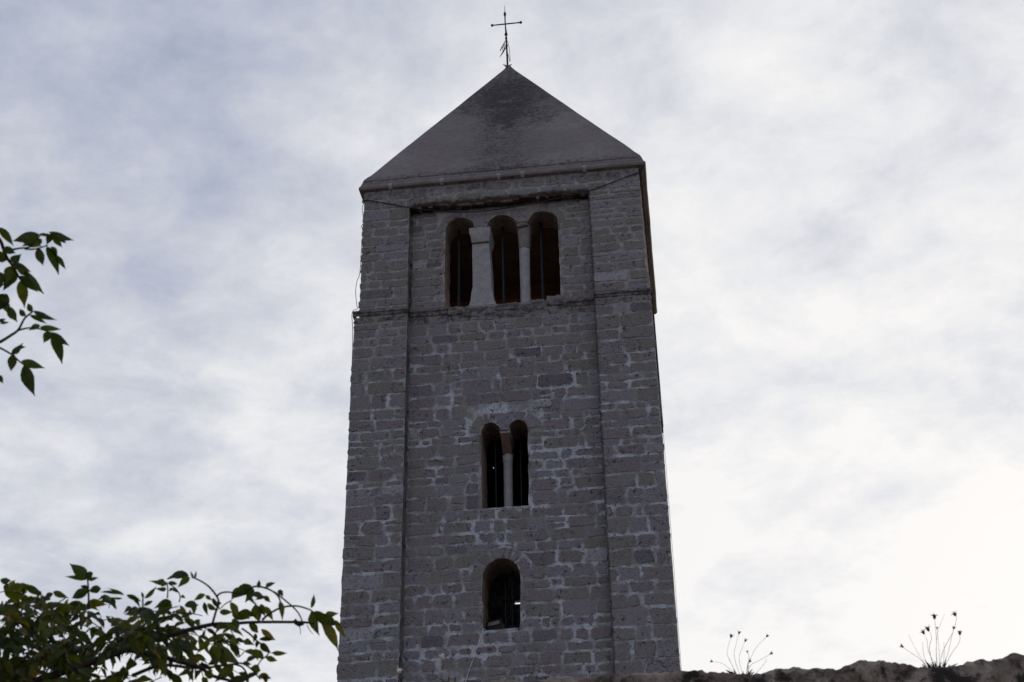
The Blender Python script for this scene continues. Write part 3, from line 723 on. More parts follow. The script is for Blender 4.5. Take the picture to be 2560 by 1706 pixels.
def cable(name, pts, r, mat, label, cat, n=6):
    p0 = Vector(pts[0]); mb = MB(); mb.tube(pts, r, n, sub=5)
    return tag(mb.build(name, mat, None, True, loc=p0), label, cat)
cable('cable', [(2.47, -0.012, 16.63), (2.2, -0.03, 16.525), (1.58, -0.03, 16.315), (0.93, 0.02, 16.23), (0.36, 0.07, 16.20), (-0.2, 0.08, 16.16), (-0.70, 0.06, 16.16), (-1.19, 0.02, 16.225), (-1.585, -0.03, 16.289), (-1.98, -0.03, 16.425), (-2.41, -0.03, 16.54), (-2.44, 0.0, 16.50)], 0.0095, M['cable'],
      'black cable sagging across the tower front just below the roof cornice', 'cable')
cable('cable', [(-2.44, 0.03, 16.52), (-2.465, 0.05, 16.43), (-2.445, 0.06, 16.25), (-2.435, 0.06, 16.12), (-2.47, 0.06, 16.04), (-2.445, 0.06, 15.95), (-2.45, 0.06, 15.5), (-2.46, 0.06, 15.05), (-2.50, 0.05, 14.9), (-2.515, 0.05, 14.7), (-2.49, 0.05, 14.45), (-2.475, 0.05, 14.33), (-2.56, 0.05, 14.24), (-2.525, 0.06, 13.6), (-2.513, 0.06, 11.0), (-2.513, 0.06, 7.0), (-2.513, 0.06, 3.0), (-2.513, 0.06, 0.1)], 0.0055, M['cable'],
      'thin dark cable looping down the left edge of the tower', 'cable')
cable('cable', [(-0.29, YF + 0.2, 8.60), (-0.335, YF - 0.03, 8.585), (-0.37, YF - 0.035, 8.52), (-0.48, YF - 0.03, 8.2), (-0.60, YF - 0.035, 7.85), (-0.74, YF - 0.03, 7.2), (-0.9, YF - 0.03, 5.5), (-0.95, YF - 0.03, 2.5)], 0.005, M['wcable'],
      'thin pale cable running down from the lowest tower window', 'cable')
cable('cable', [(2.52, 2.2, 14.1), (2.525, 2.0, 13.2), (2.53, 1.9, 12.0), (2.53, 1.9, 10.0), (2.523, 1.9, 8.0), (2.518, 1.9, 3.0), (2.518, 1.9, 0.1)], 0.003, M['cable'],
      'thin wire hanging down beside the right edge of the tower', 'cable')

# cross on the roof tip
cr = empty('roof_cross', (APX - 0.02, 2.5, 21.48), 'black iron cross with a bent vane on the tip of the tower roof', 'cross')
def cz(zx, zy): return (-0.114 + (zx - 600) * 0.000987, 21.551 + (1450 - zy) * 0.001287)
def cp(zx, zy, y=2.5): a_, b_ = cz(zx, zy); return (a_, y, b_)
sh = MB()
sh.tube([cp(603, 1480), cp(600, 1250), cp(590, 1000), cp(583, 760), cp(570, 520), cp(566, 300)], [0.021, 0.020, 0.018, 0.017, 0.013, 0.016], 8, sub=2)
sh.tube([cp(566, 300), cp(563, 125)], [0.008, 0.004], 6, sub=1)
shaft = sh.build('shaft', M['iron'], cr, smooth=True)
for zx, zy, prof in ((566, 335, [(0.010, -0.05), (0.028, 0.0), (0.030, 0.012), (0.02, 0.03), (0.029, 0.05), (0.022, 0.07), (0.006, 0.085)]),
                     (584, 765, [(0.035, -0.012), (0.036, 0.0), (0.022, 0.05), (0.014, 0.13)]),
                     (585, 850, [(0.012, -0.04), (0.024, -0.02), (0.026, 0.01), (0.014, 0.05)]),
                     (590, 1010, [(0.012, -0.05), (0.027, -0.02), (0.028, 0.02), (0.014, 0.05)])):
    a_, b_ = cz(zx, zy); kn = MB(); kn.lathe(prof, (a_, 2.5, b_), 10); kn.build('collar', M['iron'], shaft, smooth=True)
ar = MB(); a0, a1 = cp(262, 560), cp(890, 490)
def lat_x(mb, prof, z, y, n=10):
    mb.rings([[(x, y + r_ * math.cos(2 * math.pi * i / n), z + r_ * math.sin(2 * math.pi * i / n)) for i in range(n)] for x, r_ in prof])
zc = 22.73
lat_x(ar, [(-0.395, 0.012), (-0.385, 0.021), (-0.375, 0.012), (-0.30, 0.014), (-0.1, 0.015), (0.05, 0.014), (0.12, 0.012), (0.145, 0.022), (0.155, 0.010), (0.165, 0.010)], zc, 2.5)
crossbar = ar.build('crossbar', M['iron'], cr, smooth=True)
for x in (-0.425, 0.19):
    q = MB(); q.lathe([(0.004, -0.03), (0.022, -0.022), (0.031, 0.0), (0.022, 0.022), (0.004, 0.03)], (x, 2.5, zc), 12); q.build('ball', M['iron'], crossbar, smooth=True)
lat = MB(); lat_x(lat, [(-0.40, 0.009), (-0.39, 0.009)], zc, 2.5); lat.build('neck', M['iron'], crossbar)
va = MB()
def strip(mb, pts, y, t=0.012):
    mb.rings([[(p[0], y, p[2]) for p in pts], [(p[0], y + t, p[2]) for p in pts]])
va.tube([cp(582, 880), cp(500, 1010), cp(455, 1100)], [0.008, 0.010, 0.012], 6, sub=2)
va.tube([cp(590, 1020), cp(510, 1140), cp(440, 1245)], [0.010, 0.016, 0.003], 6, sub=2)
for a_, b_ in (((500, 1010), (512, 1130)), ((525, 975), (535, 1105)), ((548, 950), (540, 1060)), ((470, 1080), (500, 1020))): va.tube([cp(*a_), cp(*b_)], 0.0065, 5, sub=1)
va.build('vane', M['iron'], cr)['label'] = 'bent remains of a flag shaped vane'
wi = MB(); wi.tube([cp(600, 890), cp(635, 1000), cp(652, 1120), cp(660, 1360), cp(632, 1250), cp(600, 1130)], 0.0055, 6, sub=3); wi.build('wire', M['iron'], cr)
sp = MB(); random.seed(5)
for i in range(11):
    a_ = 2 * math.pi * i / 11 + random.uniform(-.2, .2); l_ = random.uniform(0.05, 0.11)
    p = Vector(cp(602, 1470)); sp.tube([p + Vector((0, 0, -0.03)), p + Vector((math.cos(a_) * l_ * .5, math.sin(a_) * l_ * .5, l_ * .35)), p + Vector((math.cos(a_) * l_, math.sin(a_) * l_, l_ * random.uniform(.1, .9)))], [0.012, 0.008, 0.003], 5, sub=2)
sp.lathe([(0.05, -0.05), (0.04, 0.0), (0.022, 0.05)], cp(602, 1470), 10); sp.build('foot', M['iron'], cr)['label'] = 'spiky wrought foot of the cross'


# ------------------------------------------------------------------ foreground wall
random.seed(23)
WY = -14.5
TOP = [(-900, 1725), (600, 1722), (900, 1715), (1000, 1708), (1118, 1699), (1279, 1697), (1340, 1701), (1394, 1688), (1470, 1689), (1585, 1679), (1661, 1677), (1737, 1671), (1767, 1676), (1890, 1677.5), (1981, 1664), (2043, 1667), (2092, 1670), (2105, 1663), (2146, 1651), (2196, 1647), (2272, 1653), (2303, 1661), (2345, 1664), (2379, 1657), (2456, 1644), (2482, 1646), (2540, 1633), (2600, 1637), (2700, 1630), (3400, 1615)]
TOPW = [(aty(x_, y_, WY).x, aty(x_, y_, WY).z) for x_, y_ in TOP]
def topz(x):
    for (xa_, za_), (xb_, zb_) in zip(TOPW, TOPW[1:]):
        if xa_ <= x <= xb_: return za_ + (zb_ - za_) * (x - xa_) / (xb_ - xa_)
    return TOPW[0][1] if x < TOPW[0][0] else TOPW[-1][1]
wl = MB(); NX = 1100; xs = [-3.5 + 11.0 * i / NX for i in range(NX + 1)]
THK = 0.55
grid = []
for x in xs:
    zt = topz(x) + 0.006 * mn.noise(Vector((x * 9, 0, 3))) + 0.011 * mn.noise(Vector((x * 24, 0, 8))) + 0.007 * mn.noise(Vector((x * 61, 0, 5)))
    col_ = []
    levels = [0.0, 0.8, 1.6, 2.2, 2.6, 2.9] + [zt - q for q in (0.5, 0.42, 0.36, 0.3, 0.25, 0.2, 0.16, 0.125, 0.095, 0.07, 0.048, 0.03, 0.016, 0.005)]
    for z in levels:
        rel = 0.035 * mn.noise(Vector((x * 3.2, 1, z * 4.2))) + 0.025 * mn.noise(Vector((x * 10, 3, z * 12))) + 0.012 * mn.noise(Vector((x * 28, 3, z * 30)))
        c_ = max(0.0, 1 - (zt - z) / 0.03); col_.append((x, WY - rel + 0.02 * c_ * c_, z))
    for t in (0.06, 0.25, 0.6, 1.0):
        col_.append((x, WY + THK * t, zt - 0.02 * (t > .9) + (0.008 if t < .3 else 0.0) * mn.noise(Vector((x * 7, t * 5, 2)))))
    for z in (2.6, 1.3, 0.0): col_.append((x, WY + THK, z))
    grid.append([wl.vert(p) for p in col_])
for a_, b_ in zip(grid, grid[1:]):
    for i in range(len(a_) - 1): wl.face((a_[i], b_[i], b_[i + 1], a_[i + 1]))
wl.face(grid[0]); wl.face(grid[-1][::-1])
tag(wl.build('garden_wall', M['rubble'], None, True), 'rough stone wall with black lichen and weeds on top, in front of the tower', 'wall')

# plants on the wall
def wall_plant(name, base, stems, label, group, grass=14, headmat='head'):
    """stems: list of pixel polylines with a head size"""
    o = empty(name, base, label, 'plant', group)
    for pts, hs, r_ in stems:
        d0 = (Vector(base) - CAM).length; dd = random.uniform(-0.10, 0.10)
        P3 = [Vector(base) + Vector((random.uniform(-.01, .01), random.uniform(-.01, .01), -0.02))] if pts[0] is None else [at(pts[0][0], pts[0][1], d0)]
        nn = len(pts) - 1
        for i, q in enumerate(pts[1:]): P3.append(at(q[0], q[1], d0 + dd * (i + 1) / nn))
        mb = MB(); mb.tube(P3, [r_ * (1.2 - 0.5 * i / max(1, len(P3) - 1)) for i in range(len(P3))], 5, sub=4); s_ = mb.build('stem', M['stalk'], o, True)
        if hs:
            hd = MB(); tip = P3[-1]; dr = (P3[-1] - P3[-2]).normalized()
            hd.tube([tip - dr * hs * .5, tip, tip + dr * hs * .6, tip + dr * hs * 1.1], [hs * .15, hs * .5, hs * .52, hs * .25], 7, sub=2)
            u_ = dr.orthogonal().normalized(); v_ = dr.cross(u_)
            for i in range(7):
                a_ = 2 * math.pi * i / 7 + random.uniform(-.3, .3); s2 = u_ * math.cos(a_) + v_ * math.sin(a_)
                hd.tube([tip + dr * hs * .3, tip + dr * hs * .8 + s2 * hs * .6, tip + dr * hs * random.uniform(.6, 1.5) + s2 * hs * random.uniform(.8, 1.3)], [hs * .2, hs * .13, hs * .03], 4, sub=2)
            hd.build('seed_head', M[headmat], s_)
    if grass:
        gr = MB()
        for i in range(grass):
            a_ = random.uniform(0, 2 * math.pi); l_ = random.uniform(0.025, 0.075); s_ = Vector((math.cos(a_), math.sin(a_) * .7, 0))
            b0 = Vector(base) + s_ * random.uniform(0, .045) + Vector((0, 0, -0.02)); lean = random.uniform(.2, .9)
            gr.tube([b0, b0 + s_ * l_ * lean * .4 + Vector((0, 0, l_ * .6)), b0 + s_ * l_ * lean + Vector((0, 0, l_ * (1.1 - lean * .4)))], [0.004, 0.0045, 0.001], 4, sub=3, r=random.random())
        gr.build('basal_leaves', M['blade'], o)
    return o
Z8 = lambda x_, y_: (1660 + x_ / 2.614, 1480 + y_ / 2.614)
def S(*pts): return [None] + [Z8(*p) for p in pts]
bp = aty(1857, 1676, WY + 0.16)
wall_plant('dry_wall_plant', (bp.x, bp.y, topz(bp.x) + 0.005), [
    (S((400, 480), (315, 455)), 0.007, 0.0007), (S((425, 440), (415, 380), (438, 295)), 0.010, 0.0007), (S((460, 430), (470, 350), (490, 272)), 0.008, 0.0007),
    (S((492, 450), (510, 370), (531, 322)), 0.008, 0.0007), (S((553, 470), (555, 420), (546, 395)), 0.006, 0.0009), (S((550, 480), (600, 370), (672, 292)), 0.008, 0.0008),
    (S((560, 490), (640, 440), (697, 405)), 0.008, 0.0008), (S((545, 480), (560, 455)), 0.008, 0.001), (S((440, 470), (425, 435)), 0, 0.0006), (S((640, 490), (672, 440)), 0, 0.0008)],
    'low dry plant with fanned bare stalks on the wall top near the tower', None, 22)
bp = aty(2340, 1668, WY + 0.14)
wall_plant('dry_wall_plant', (bp.x, bp.y, topz(bp.x) + 0.004), [
    (S((1690, 455), (1600, 390), (1560, 360)), 0.009, 0.0009), (S((1660, 400), (1598, 280)), 0, 0.0006), (S((1730, 390), (1720, 320), (1697, 270)), 0.011, 0.0008),
    (S((1735, 380), (1750, 300), (1728, 250)), 0.0125, 0.0009), (S((1780, 420), (1780, 300), (1768, 170)), 0.0125, 0.0009), (S((1780, 400), (1790, 260), (1834, 148)), 0, 0.0006),
    (S((1820, 400), (1890, 260), (1912, 170), (1903, 152)), 0.0125, 0.0009), (S((1850, 420), (1880, 300), (1893, 240)), 0.008, 0.0008), (S((1870, 420), (1930, 330), (1933, 275)), 0.011, 0.0009),
    (S((1800, 420), (1785, 240)), 0.006, 0.0007), (S((1830, 430), (1830, 330)), 0, 0.0008), (S((1705, 440), (1692, 330)), 0, 0.0008)],
    'taller dry plant with dark seed heads on the wall top at far right', None, 48)
for bx_, tipp, lab in ((1128, (1107, 1645), 'small pale fluffy seed head on a bent stalk, the higher of two before the tower'), (1003, (999, 1681), 'small pale fluffy seed head low beside the tower, nearest the leafy shrub')):
    bp = aty(bx_, 1712, WY + 0.12)
    o_ = wall_plant('dandelion_stalk', (bp.x, bp.y, topz(bp.x)), [([None, (bx_ - 4, (1712 + tipp[1]) / 2 + 6), tipp], 0.014, 0.0011)], lab, None, 5, 'fluff')


# ------------------------------------------------------------------ climbing shrub on the left
random.seed(101)
def leaflet(mb, base, tip, width, roll, droop, rnd, m=0):
    base, tip = Vector(base), Vector(tip); ax = tip - base; L = ax.length
    if L < 1e-4: return
    t = ax / L
    vd = ((base + tip) / 2 - CAM).normalized()
    s = t.cross(vd); s = s.normalized() if s.length > 1e-3 else t.orthogonal().normalized()
    s = Matrix.Rotation(roll, 3, t) @ s; nrm = s.cross(t)
    if nrm.z < 0: nrm = -nrm
    prof = [(0.0, 0.06), (0.10, 0.55), (0.25, 0.92), (0.42, 1.0), (0.60, 0.80), (0.76, 0.48), (0.88, 0.20), (1.0, 0.02)]
    rows = []
    for q, wq in prof:
        c = base + ax * q + nrm * (droop * L * (q * (1 - q)) * 2.0)
        hw = width * wq * 0.5; cup = 0.28 * hw; wv = random.uniform(-.08, .08) * width
        rows.append((mb.vert(c + s * hw + nrm * (cup + wv), 0, rnd), mb.vert(c, 0, rnd), mb.vert(c - s * hw + nrm * (cup - wv), 0, rnd)))
    for a_, b_ in zip(rows, rows[1:]):
        mb.face((a_[0], a_[1], b_[1], b_[0]), m); mb.face((a_[1], a_[2], b_[2], b_[1]), m)

def compound(lv, tw, base, direc, length, pairs, size):
    """pinnate leaf: arched stalk with opposite leaflets and one at the end"""
    d0 = direc.normalized(); pts = [Vector(base)]; dcur = d0.copy(); n = pairs * 2 + 2
    for i in range(n):
        dcur = (dcur + Vector((0, 0, -0.11)) + Vector((random.uniform(-.05, .05), random.uniform(-.05, .05), random.uniform(-.03, .03)))).normalized()
        pts.append(pts[-1] + dcur * length / n)
    tw.tube(pts[::2] + [pts[-1]] if len(pts[::2]) < 2 else pts[::2], [0.0016] * len(pts[::2]) if len(pts[::2]) >= 2 else 0.0016, 4, sub=1)
    side = d0.cross(Vector((0, 0, 1))); side = side.normalized() if side.length > .1 else Vector((1, 0, 0))
    side = Matrix.Rotation(random.uniform(-.7, .7), 3, d0) @ side
    rn = min(.88, max(0, random.gauss(0.40, 0.24)))
    for i in range(pairs):
        q = pts[2 + 2 * i]; loc = (pts[min(3 + 2 * i, n)] - pts[1 + 2 * i]).normalized()
        for sg in (-1, 1):
            if random.random() < 0.06: continue
            dr = (side * sg * random.uniform(.7, 1.0) + loc * random.uniform(.35, .7) + Vector((0, 0, random.uniform(-.75, -.05)))).normalized()
            l_ = size * random.uniform(.8, 1.2)
            leaflet(lv, q, q + dr * l_, l_ * random.uniform(.30, .44), random.uniform(-1.2, 1.2), random.uniform(0.1, .5), min(1, max(0, rn + random.gauss(0, .1) + (0.4 if random.random() < .035 else 0))))
    dr = (pts[-1] - pts[-3]).normalized() + Vector((0, 0, -.25)); l_ = size * 1.15
    leaflet(lv, pts[-1], pts[-1] + dr.normalized() * l_, l_ * .42, random.uniform(-1, 1), .3, rn)

root = at(-760, 1900, 4.6); root = Vector((root.x, root.y, 0.0))
shrub = empty('climbing_shrub', root, 'leafy climbing shrub reaching in from the left with a drooping branch', 'shrub')
tr = MB()
tr.tube([root, root + Vector((0.05, 0.05, 0.9)), root + Vector((0.0, 0.1, 1.7)), at(-420, 1830, 4.5), at(-60, 1760, 4.5), at(60, 1716, 4.5)], [0.07, 0.06, 0.05, 0.032, 0.022, 0.0195], 10, sub=5)
tr.tube([root + Vector((0.0, 0.1, 1.65)), at(-620, 1300, 4.6), at(-420, 900, 4.5), at(-180, 760, 4.4), at(-60, 640, 4.4)], [0.045, 0.034, 0.022, 0.012, 0.007], 8, sub=5)
tr.build('trunk', M['bark'], shrub, True)
# lower bough
lb = MB()
lb.tube([at(60, 1716, 4.5), at(120, 1693, 4.5), at(215, 1660, 4.48), at(318, 1623, 4.45), at(423, 1589, 4.42), at(524, 1563, 4.4), at(580, 1560, 4.4), at(636, 1556, 4.38), at(748, 1556, 4.36), at(785, 1559, 4.35)],
        [0.014, 0.013, 0.012, 0.0108, 0.008, 0.0064, 0.0054, 0.0047, 0.0042, 0.003], 8, sub=5)
def tw(pl, r0, r1, d=4.42, dd=0.0):
    n = len(pl); lb.tube([at(x_, y_, d + dd * i / n) for i, (x_, y_) in enumerate(pl)], [r0 + (r1 - r0) * i / (n - 1) for i in range(n)], 6, sub=5)
tw([(318, 1623), (389, 1638), (440, 1652), (501, 1670), (531, 1690), (617, 1712)], 0.009, 0.004, 4.44, -.1)
tw([(330, 1690), (404, 1664), (486, 1671), (530, 1668)], 0.006, 0.003, 4.5)
Z2 = lambda x_, y_: (400 + x_ / 4.902, 1400 + y_ / 4.902)
def tz(pl, r0=0.0032, r1=0.0022, d=4.4, dd=0.0): tw([Z2(*p) for p in pl], r0, r1, d, dd)
tz([(640, 790), (690, 620), (720, 540), (695, 450), (600, 330), (480, 250), (390, 215)], 0.004, 0.002, 4.38, -.08)
tz([(695, 450), (740, 410), (820, 395), (900, 405), (1000, 420)], 0.003, 0.002, 4.36)
tz([(1000, 420), (1150, 330), (1290, 345), (1400, 400), (1460, 470), (1480, 560), (1460, 610)], 0.003, 0.0022, 4.34)
tz([(1400, 390), (1500, 470), (1620, 570), (1700, 660), (1745, 760)], 0.0025, 0.002, 4.36)
tz([(1250, 740), (1330, 670), (1450, 600), (1570, 570), (1700, 570), (1850, 620), (1900, 680)], 0.0036, 0.002, 4.37)
tz([(1700, 800), (1720, 860), (1720, 920)], 0.0015, 0.0008, 4.36); tz([(1800, 800), (1840, 870), (1875, 915)], 0.0015, 0.0008, 4.36)
tz([(1640, 740), (1700, 790), (1760, 770)], 0.007, 0.006, 4.36)
tz([(1000, 840), (1100, 910), (1170, 980), (1250, 1040), (1330, 1140), (1240, 1230), (1200, 1290)], 0.0028, 0.0018, 4.4)
tz([(640, 860), (700, 930), (800, 1000), (860, 1060), (950, 1190), (1040, 1120)], 0.0026, 0.0015, 4.4)
tz([(900, 1280), (1000, 1310), (1060, 1390), (1070, 1460), (1050, 1540)], 0.0028, 0.0022, 4.4)
tz([(500, 1260), (600, 1320), (700, 1300), (900, 1280), (1010, 1270), (1130, 1350), (1230, 1470)], 0.004, 0.002, 4.42)
tz([(1180, 1400), (1080, 1450), (980, 1500), (830, 1500)], 0.003, 0.003, 4.42)
tz([(1180, 545), (1120, 500), (1080, 490)], 0.002, 0.0015, 4.38); tz([(880, 500), (800, 540), (740, 600)], 0.002, 0.0015, 4.38)
tz([(90, 470), (95, 380), (85, 290), (60, 270)], 0.0025, 0.0018, 4.4); tz([(235, 520), (245, 440), (190, 350), (110, 300)], 0.0022, 0.0016, 4.4)
tw([(222, 1520), (221, 1478), (219, 1450), (217, 1435)], 0.0035, 0.002, 4.35); tw([(357, 1530), (357, 1500), (358, 1485)], 0.003, 0.002, 4.4)
low_b = lb.build('branch', M['bark'], shrub, True); low_b['label'] = 'thick brown branch rising to the right across the leaves'
lv = MB(); tg = MB()
HAND = [((350, 190), (80, 240), .42), ((360, 210), (215, 340), .42), ((400, 230), (372, 140), .3), ((420, 235), (445, 130), .3),
 ((1120, 320), (870, 490), .45), ((1130, 330), (1040, 530), .45), ((1210, 350), (1215, 245), .35), ((1290, 335), (1420, 280), .35), ((1450, 370), (1510, 460), .5), ((1130, 410), (1290, 480), .4), ((1280, 440), (1360, 525), .5), ((1280, 450), (1160, 495), .4),
 ((860, 520), (950, 700), .4), ((1170, 545), (1220, 770), .55), ((1230, 545), (1290, 700), .4), ((1290, 570), (1390, 750), .35), ((1470, 510), (1500, 745), .28), ((1850, 595), (1888, 410), .3), ((1860, 630), (1955, 935), .38), ((2020, 690), (2195, 655), .42), ((1990, 740), (2190, 1120), .32), ((2150, 740), (2280, 960), .3), ((1900, 700), (2200, 800), .42), ((1880, 640), (2080, 780), .4),
 ((960, 660), (1190, 690), .45), ((640, 810), (875, 850), .42), ((900, 720), (950, 890), .5), ((1090, 780), (1200, 900), .5), ((1240, 850), (1420, 985), .32), ((1210, 975), (1420, 985), .28), ((1170, 900), (1140, 1020), .45), ((1210, 1000), (1180, 1090), .5), ((1230, 1025), (1370, 1150), .42), ((1370, 1140), (1565, 1145), .32), ((1290, 1200), (1440, 1240), .4), ((1270, 1210), (1125, 1100), .45), ((780, 900), (990, 1050), .28), ((800, 915), (640, 975), .4), ((860, 1010), (980, 1200), .35), ((650, 1040), (680, 1330), .5), ((680, 1060), (990, 1280), .42), ((900, 1290), (670, 1500), .42), ((760, 1090), (800, 1330), .5), ((1060, 1240), (1200, 1185), .45), ((1010, 1270), (1125, 1290), .5), ((1110, 1330), (1235, 1355), .6), ((1210, 1420), (1365, 1460), .55), ((1290, 1410), (1300, 1530), .5), ((1040, 1470), (830, 1490), .5), ((1060, 1440), (1215, 1390), .4), ((380, 1320), (195, 1430), .3), ((405, 1340), (355, 1500), .3), ((430, 1340), (440, 1480), .28), ((510, 1225), (305, 1225), .35), ((540, 1400), (665, 1430), .7),
 ((240, 1000), (380, 1190), .4), ((200, 990), (210, 1300), .3), ((450, 990), (340, 1130), .45), ((610, 1000), (445, 1155), .35), ((180, 960), (280, 1100), .5), ((730, 640), (900, 640), .4), ((880, 650), (1110, 720), .42), ((1100, 470), (1170, 560), .25), ((990, 340), (870, 480), .5), ((60, 270), (-30, 250), .4), ((90, 290), (215, 300), .35), ((130, 350), (245, 410), .3), ((110, 380), (180, 340), .35),
 ((560, 430), (420, 500), .4), ((560, 440), (640, 500), .4), ((580, 540), (720, 620), .35), ((540, 520), (590, 690), .32), ((700, 520), (760, 545), .5), ((640, 470), (745, 620), .28), ((260, 440), (320, 470), .5), ((300, 560), (480, 560), .6), ((400, 500), (420, 680), .4), ((240, 560), (330, 690), .3)]
for (bx_, by_), (tx_, ty_), wr in HAND:
    b_, t_ = Z2(bx_, by_), Z2(tx_, ty_); dd = random.uniform(4.3, 4.46)
    p0 = at(*b_, dd); p1 = at(*t_, dd + random.uniform(-.03, .03)); L = (p1 - p0).length
    leaflet(lv, p0, p1, L * wr * 1.05, random.uniform(-.6, .6), random.uniform(0.05, .3), min(1, max(0, random.gauss(.4, .2))))
Z6 = lambda x_, y_: (x_ / 4.81, 1380 + y_ / 4.81)
HAND6 = [((1040, 300), (835, 140), .5), ((1045, 330), (775, 298), .22), ((1070, 350), (1090, 235), .6), ((1075, 345), (1185, 310), .4), ((1070, 450), (860, 560), .45), ((1070, 475), (1215, 440), .5), ((1060, 440), (960, 410), .5),
 ((1490, 520), (1285, 432), .15), ((1480, 510), (1195, 485), .14), ((1470, 560), (1290, 545), .14), ((1740, 560), (1880, 415), .28), ((1730, 650), (1840, 590), .3), ((1725, 560), (1700, 480), .35), ((2010, 390), (1785, 350), .25), ((2000, 400), (1950, 400), .5), ((2000, 450), (1860, 440), .3), ((2060, 600), (1850, 680), .45), ((2050, 600), (1990, 740), .4),
 ((0, 340), (140, 345), .6), ((240, 380), (30, 480), .4), ((300, 400), (520, 530), .35), ((330, 400), (170, 430), .3), ((640, 500), (540, 540), .5), ((640, 480), (830, 560), .35), ((90, 380), (60, 500), .5), ((480, 470), (440, 560), .4), ((1520, 520), (1700, 600), .3), ((1600, 540), (1690, 680), .25)]
for (bx_, by_), (tx_, ty_), wr in HAND6:
    b_, t_ = Z6(bx_, by_), Z6(tx_, ty_); dd = random.uniform(4.3, 4.5)
    p0 = at(*b_, dd); p1 = at(*t_, dd + random.uniform(-.03, .03)); L = (p1 - p0).length
    leaflet(lv, p0, p1, L * wr * 1.05, random.uniform(-.5, .5), random.uniform(0.1, .4), min(1, max(0, random.gauss(.3, .15))))
OUTL = [(-200, 1440), (0, 1455), (49, 1468), (105, 1487), (142, 1489), (180, 1492), (250, 1494), (318, 1500), (360, 1500), (400, 1490), (449, 1490), (500, 1500), (545, 1512), (560, 1600)]
def outl(x):
    for (xa_, ya_), (xb_, yb_) in zip(OUTL, OUTL[1:]):
        if xa_ <= x <= xb_: return ya_ + (yb_ - ya_) * (x - xa_) / (xb_ - xa_)
    return 1500
cnt = 0
while cnt < 265:
    x_ = random.uniform(-160, 545); y_ = random.uniform(1470, 1790)
    if y_ < outl(x_) + 22: continue
    if random.random() < max(0, (x_ - 380) / 230): continue
    if y_ > 1640 and x_ > 230 and random.random() < 0.8: continue
    dist = random.uniform(4.5, 5.3) if random.random() < .78 else random.uniform(4.2, 4.5)
    a_ = random.uniform(0, 2 * math.pi); el = random.uniform(-.3, .5)
    dr = Vector((math.cos(a_), math.sin(a_) * .8, el))
    compound(lv, tg, at(x_, y_, dist), dr, random.uniform(.09, .19), random.choice((2, 3, 3, 4)), random.uniform(.042, .062)); cnt += 1
random.seed(66)
for i in range(16):
    x_ = random.uniform(-150, 300); y_ = random.uniform(1560, 1760); p = at(x_, y_, random.uniform(4.4, 5.1)); q = at(x_ + random.uniform(-40, 120), y_ - random.uniform(20, 90), random.uniform(4.4, 5.0))
    tg.tube([p, (p + q) / 2 + Vector((0, 0, .02)), q], [0.004, 0.003, 0.0018], 5, sub=4)
lv.build('leaves', M['leaf'], low_b)
tg.build('leaf_stalks', M['twig'], low_b)
# upper spray
ub = MB(); Z7 = lambda x_, y_: (x_ / 3.267, 540 + y_ / 3.267)
def tu(pl, r0, r1, d=4.4): ub.tube([at(*Z7(*p), d) for p in pl], [r0 + (r1 - r0) * i / (len(pl) - 1) for i in range(len(pl))], 6, sub=5)
tu([(-200, 300), (-60, 180), (0, 200), (50, 330), (110, 420), (165, 520)], 0.0075, 0.003)
tu([(15, 260), (90, 275), (160, 265), (250, 250), (330, 160), (400, 150)], 0.0035, 0.002)
tu([(200, 270), (280, 272), (390, 240)], 0.003, 0.002); tu([(-300, 1200), (-80, 1060), (0, 1030), (90, 975), (150, 930), (200, 840), (270, 780)], 0.006, 0.0025, 4.36)
tu([(150, 935), (240, 915), (330, 925), (410, 955)], 0.003, 0.0018, 4.36); tu([(-300, 1200), (-90, 1050), (0, 1080), (90, 1130), (160, 1190), (205, 1225)], 0.004, 0.002, 4.38)
tu([(-200, 700), (-60, 620), (0, 580), (40, 545)], 0.004, 0.002); tu([(-200, 820), (-40, 720), (20, 700), (80, 730)], 0.004, 0.002)
tu([(-300, 1200), (-420, 1150), (-586, 720)], 0.008, 0.012, 4.4); tu([(-200, 300), (-392, 330)], 0.009, 0.010, 4.4)
up_b = ub.build('branch', M['twig'], shrub, True); up_b['label'] = 'thin twigs with hanging leaves at the upper left edge'
ul = MB()
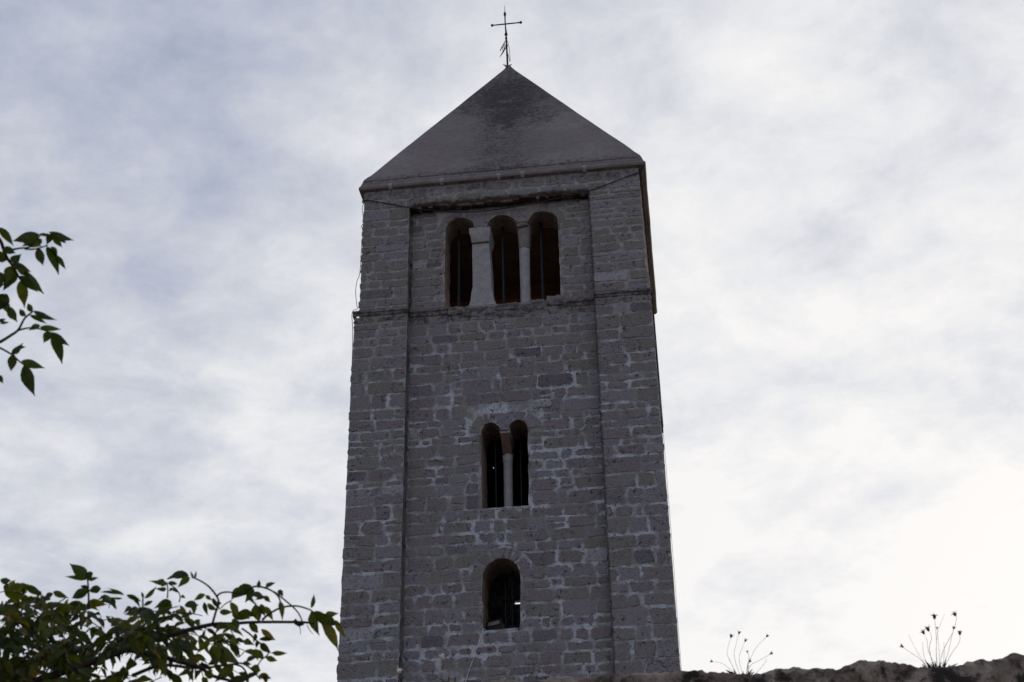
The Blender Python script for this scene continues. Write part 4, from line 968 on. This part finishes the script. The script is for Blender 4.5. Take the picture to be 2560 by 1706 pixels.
HU = [((320, 150), (105, 205), .42), ((300, 170), (180, 250), .5), ((400, 130), (605, 200), .28), ((430, 180), (510, 260), .42), ((480, 185), (540, 225), .5), ((380, 250), (480, 485), .30), ((420, 250), (470, 340), .45), ((450, 320), (537, 440), .32), ((310, 260), (352, 408), .42), ((420, 150), (380, 240), .5), ((340, 190), (250, 260), .5), ((200, 190), (340, 250), .5), ((390, 160), (310, 150), .35),
 ((90, 375), (175, 310), .6), ((100, 375), (262, 460), .34), ((-10, 95), (112, 250), .32), ((20, 265), (130, 305), .5), ((140, 430), (250, 500), .4), ((200, 450), (360, 640), .28), ((160, 490), (312, 625), .34), ((165, 530), (200, 755), .36), ((140, 460), (25, 612), .45), ((110, 410), (50, 545), .62), ((0, 290), (20, 385), .6), ((-20, 340), (70, 360), .6), ((-20, 460), (60, 560), .5), ((10, 510), (-30, 600), .5),
 ((270, 775), (468, 852), .26), ((240, 810), (385, 885), .24), ((262, 785), (225, 712), .5), ((210, 820), (160, 760), .5), ((325, 910), (505, 928), .26), ((325, 890), (232, 938), .42), ((410, 950), (568, 1062), .3), ((425, 980), (507, 1210), .36), ((410, 945), (355, 1040), .6),
 ((95, 1130), (190, 1035), .36), ((140, 1080), (212, 1070), .4), ((110, 1130), (88, 1272), .46), ((175, 1185), (368, 1245), .34), ((200, 1215), (285, 1475), .36), ((-10, 1300), (25, 1368), .6), ((60, 640), (-30, 780), .7), ((20, 690), (85, 690), .5), ((75, 740), (142, 868), .5), ((40, 690), (80, 810), .45), ((-20, 860), (50, 840), .4), ((0, 880), (78, 870), .3)]
for (bx_, by_), (tx_, ty_), wr in HU:
    b_, t_ = Z7(bx_, by_), Z7(tx_, ty_); dd = random.uniform(4.32, 4.46)
    p0 = at(*b_, dd); p1 = at(*t_, dd + random.uniform(-.02, .02)); L = (p1 - p0).length
    leaflet(ul, p0, p1, L * wr * 1.1, random.uniform(-.45, .45), random.uniform(0.0, .25), min(1, max(0, random.gauss(.25, .15))))
ul.build('leaves', M['leaf'], up_b)
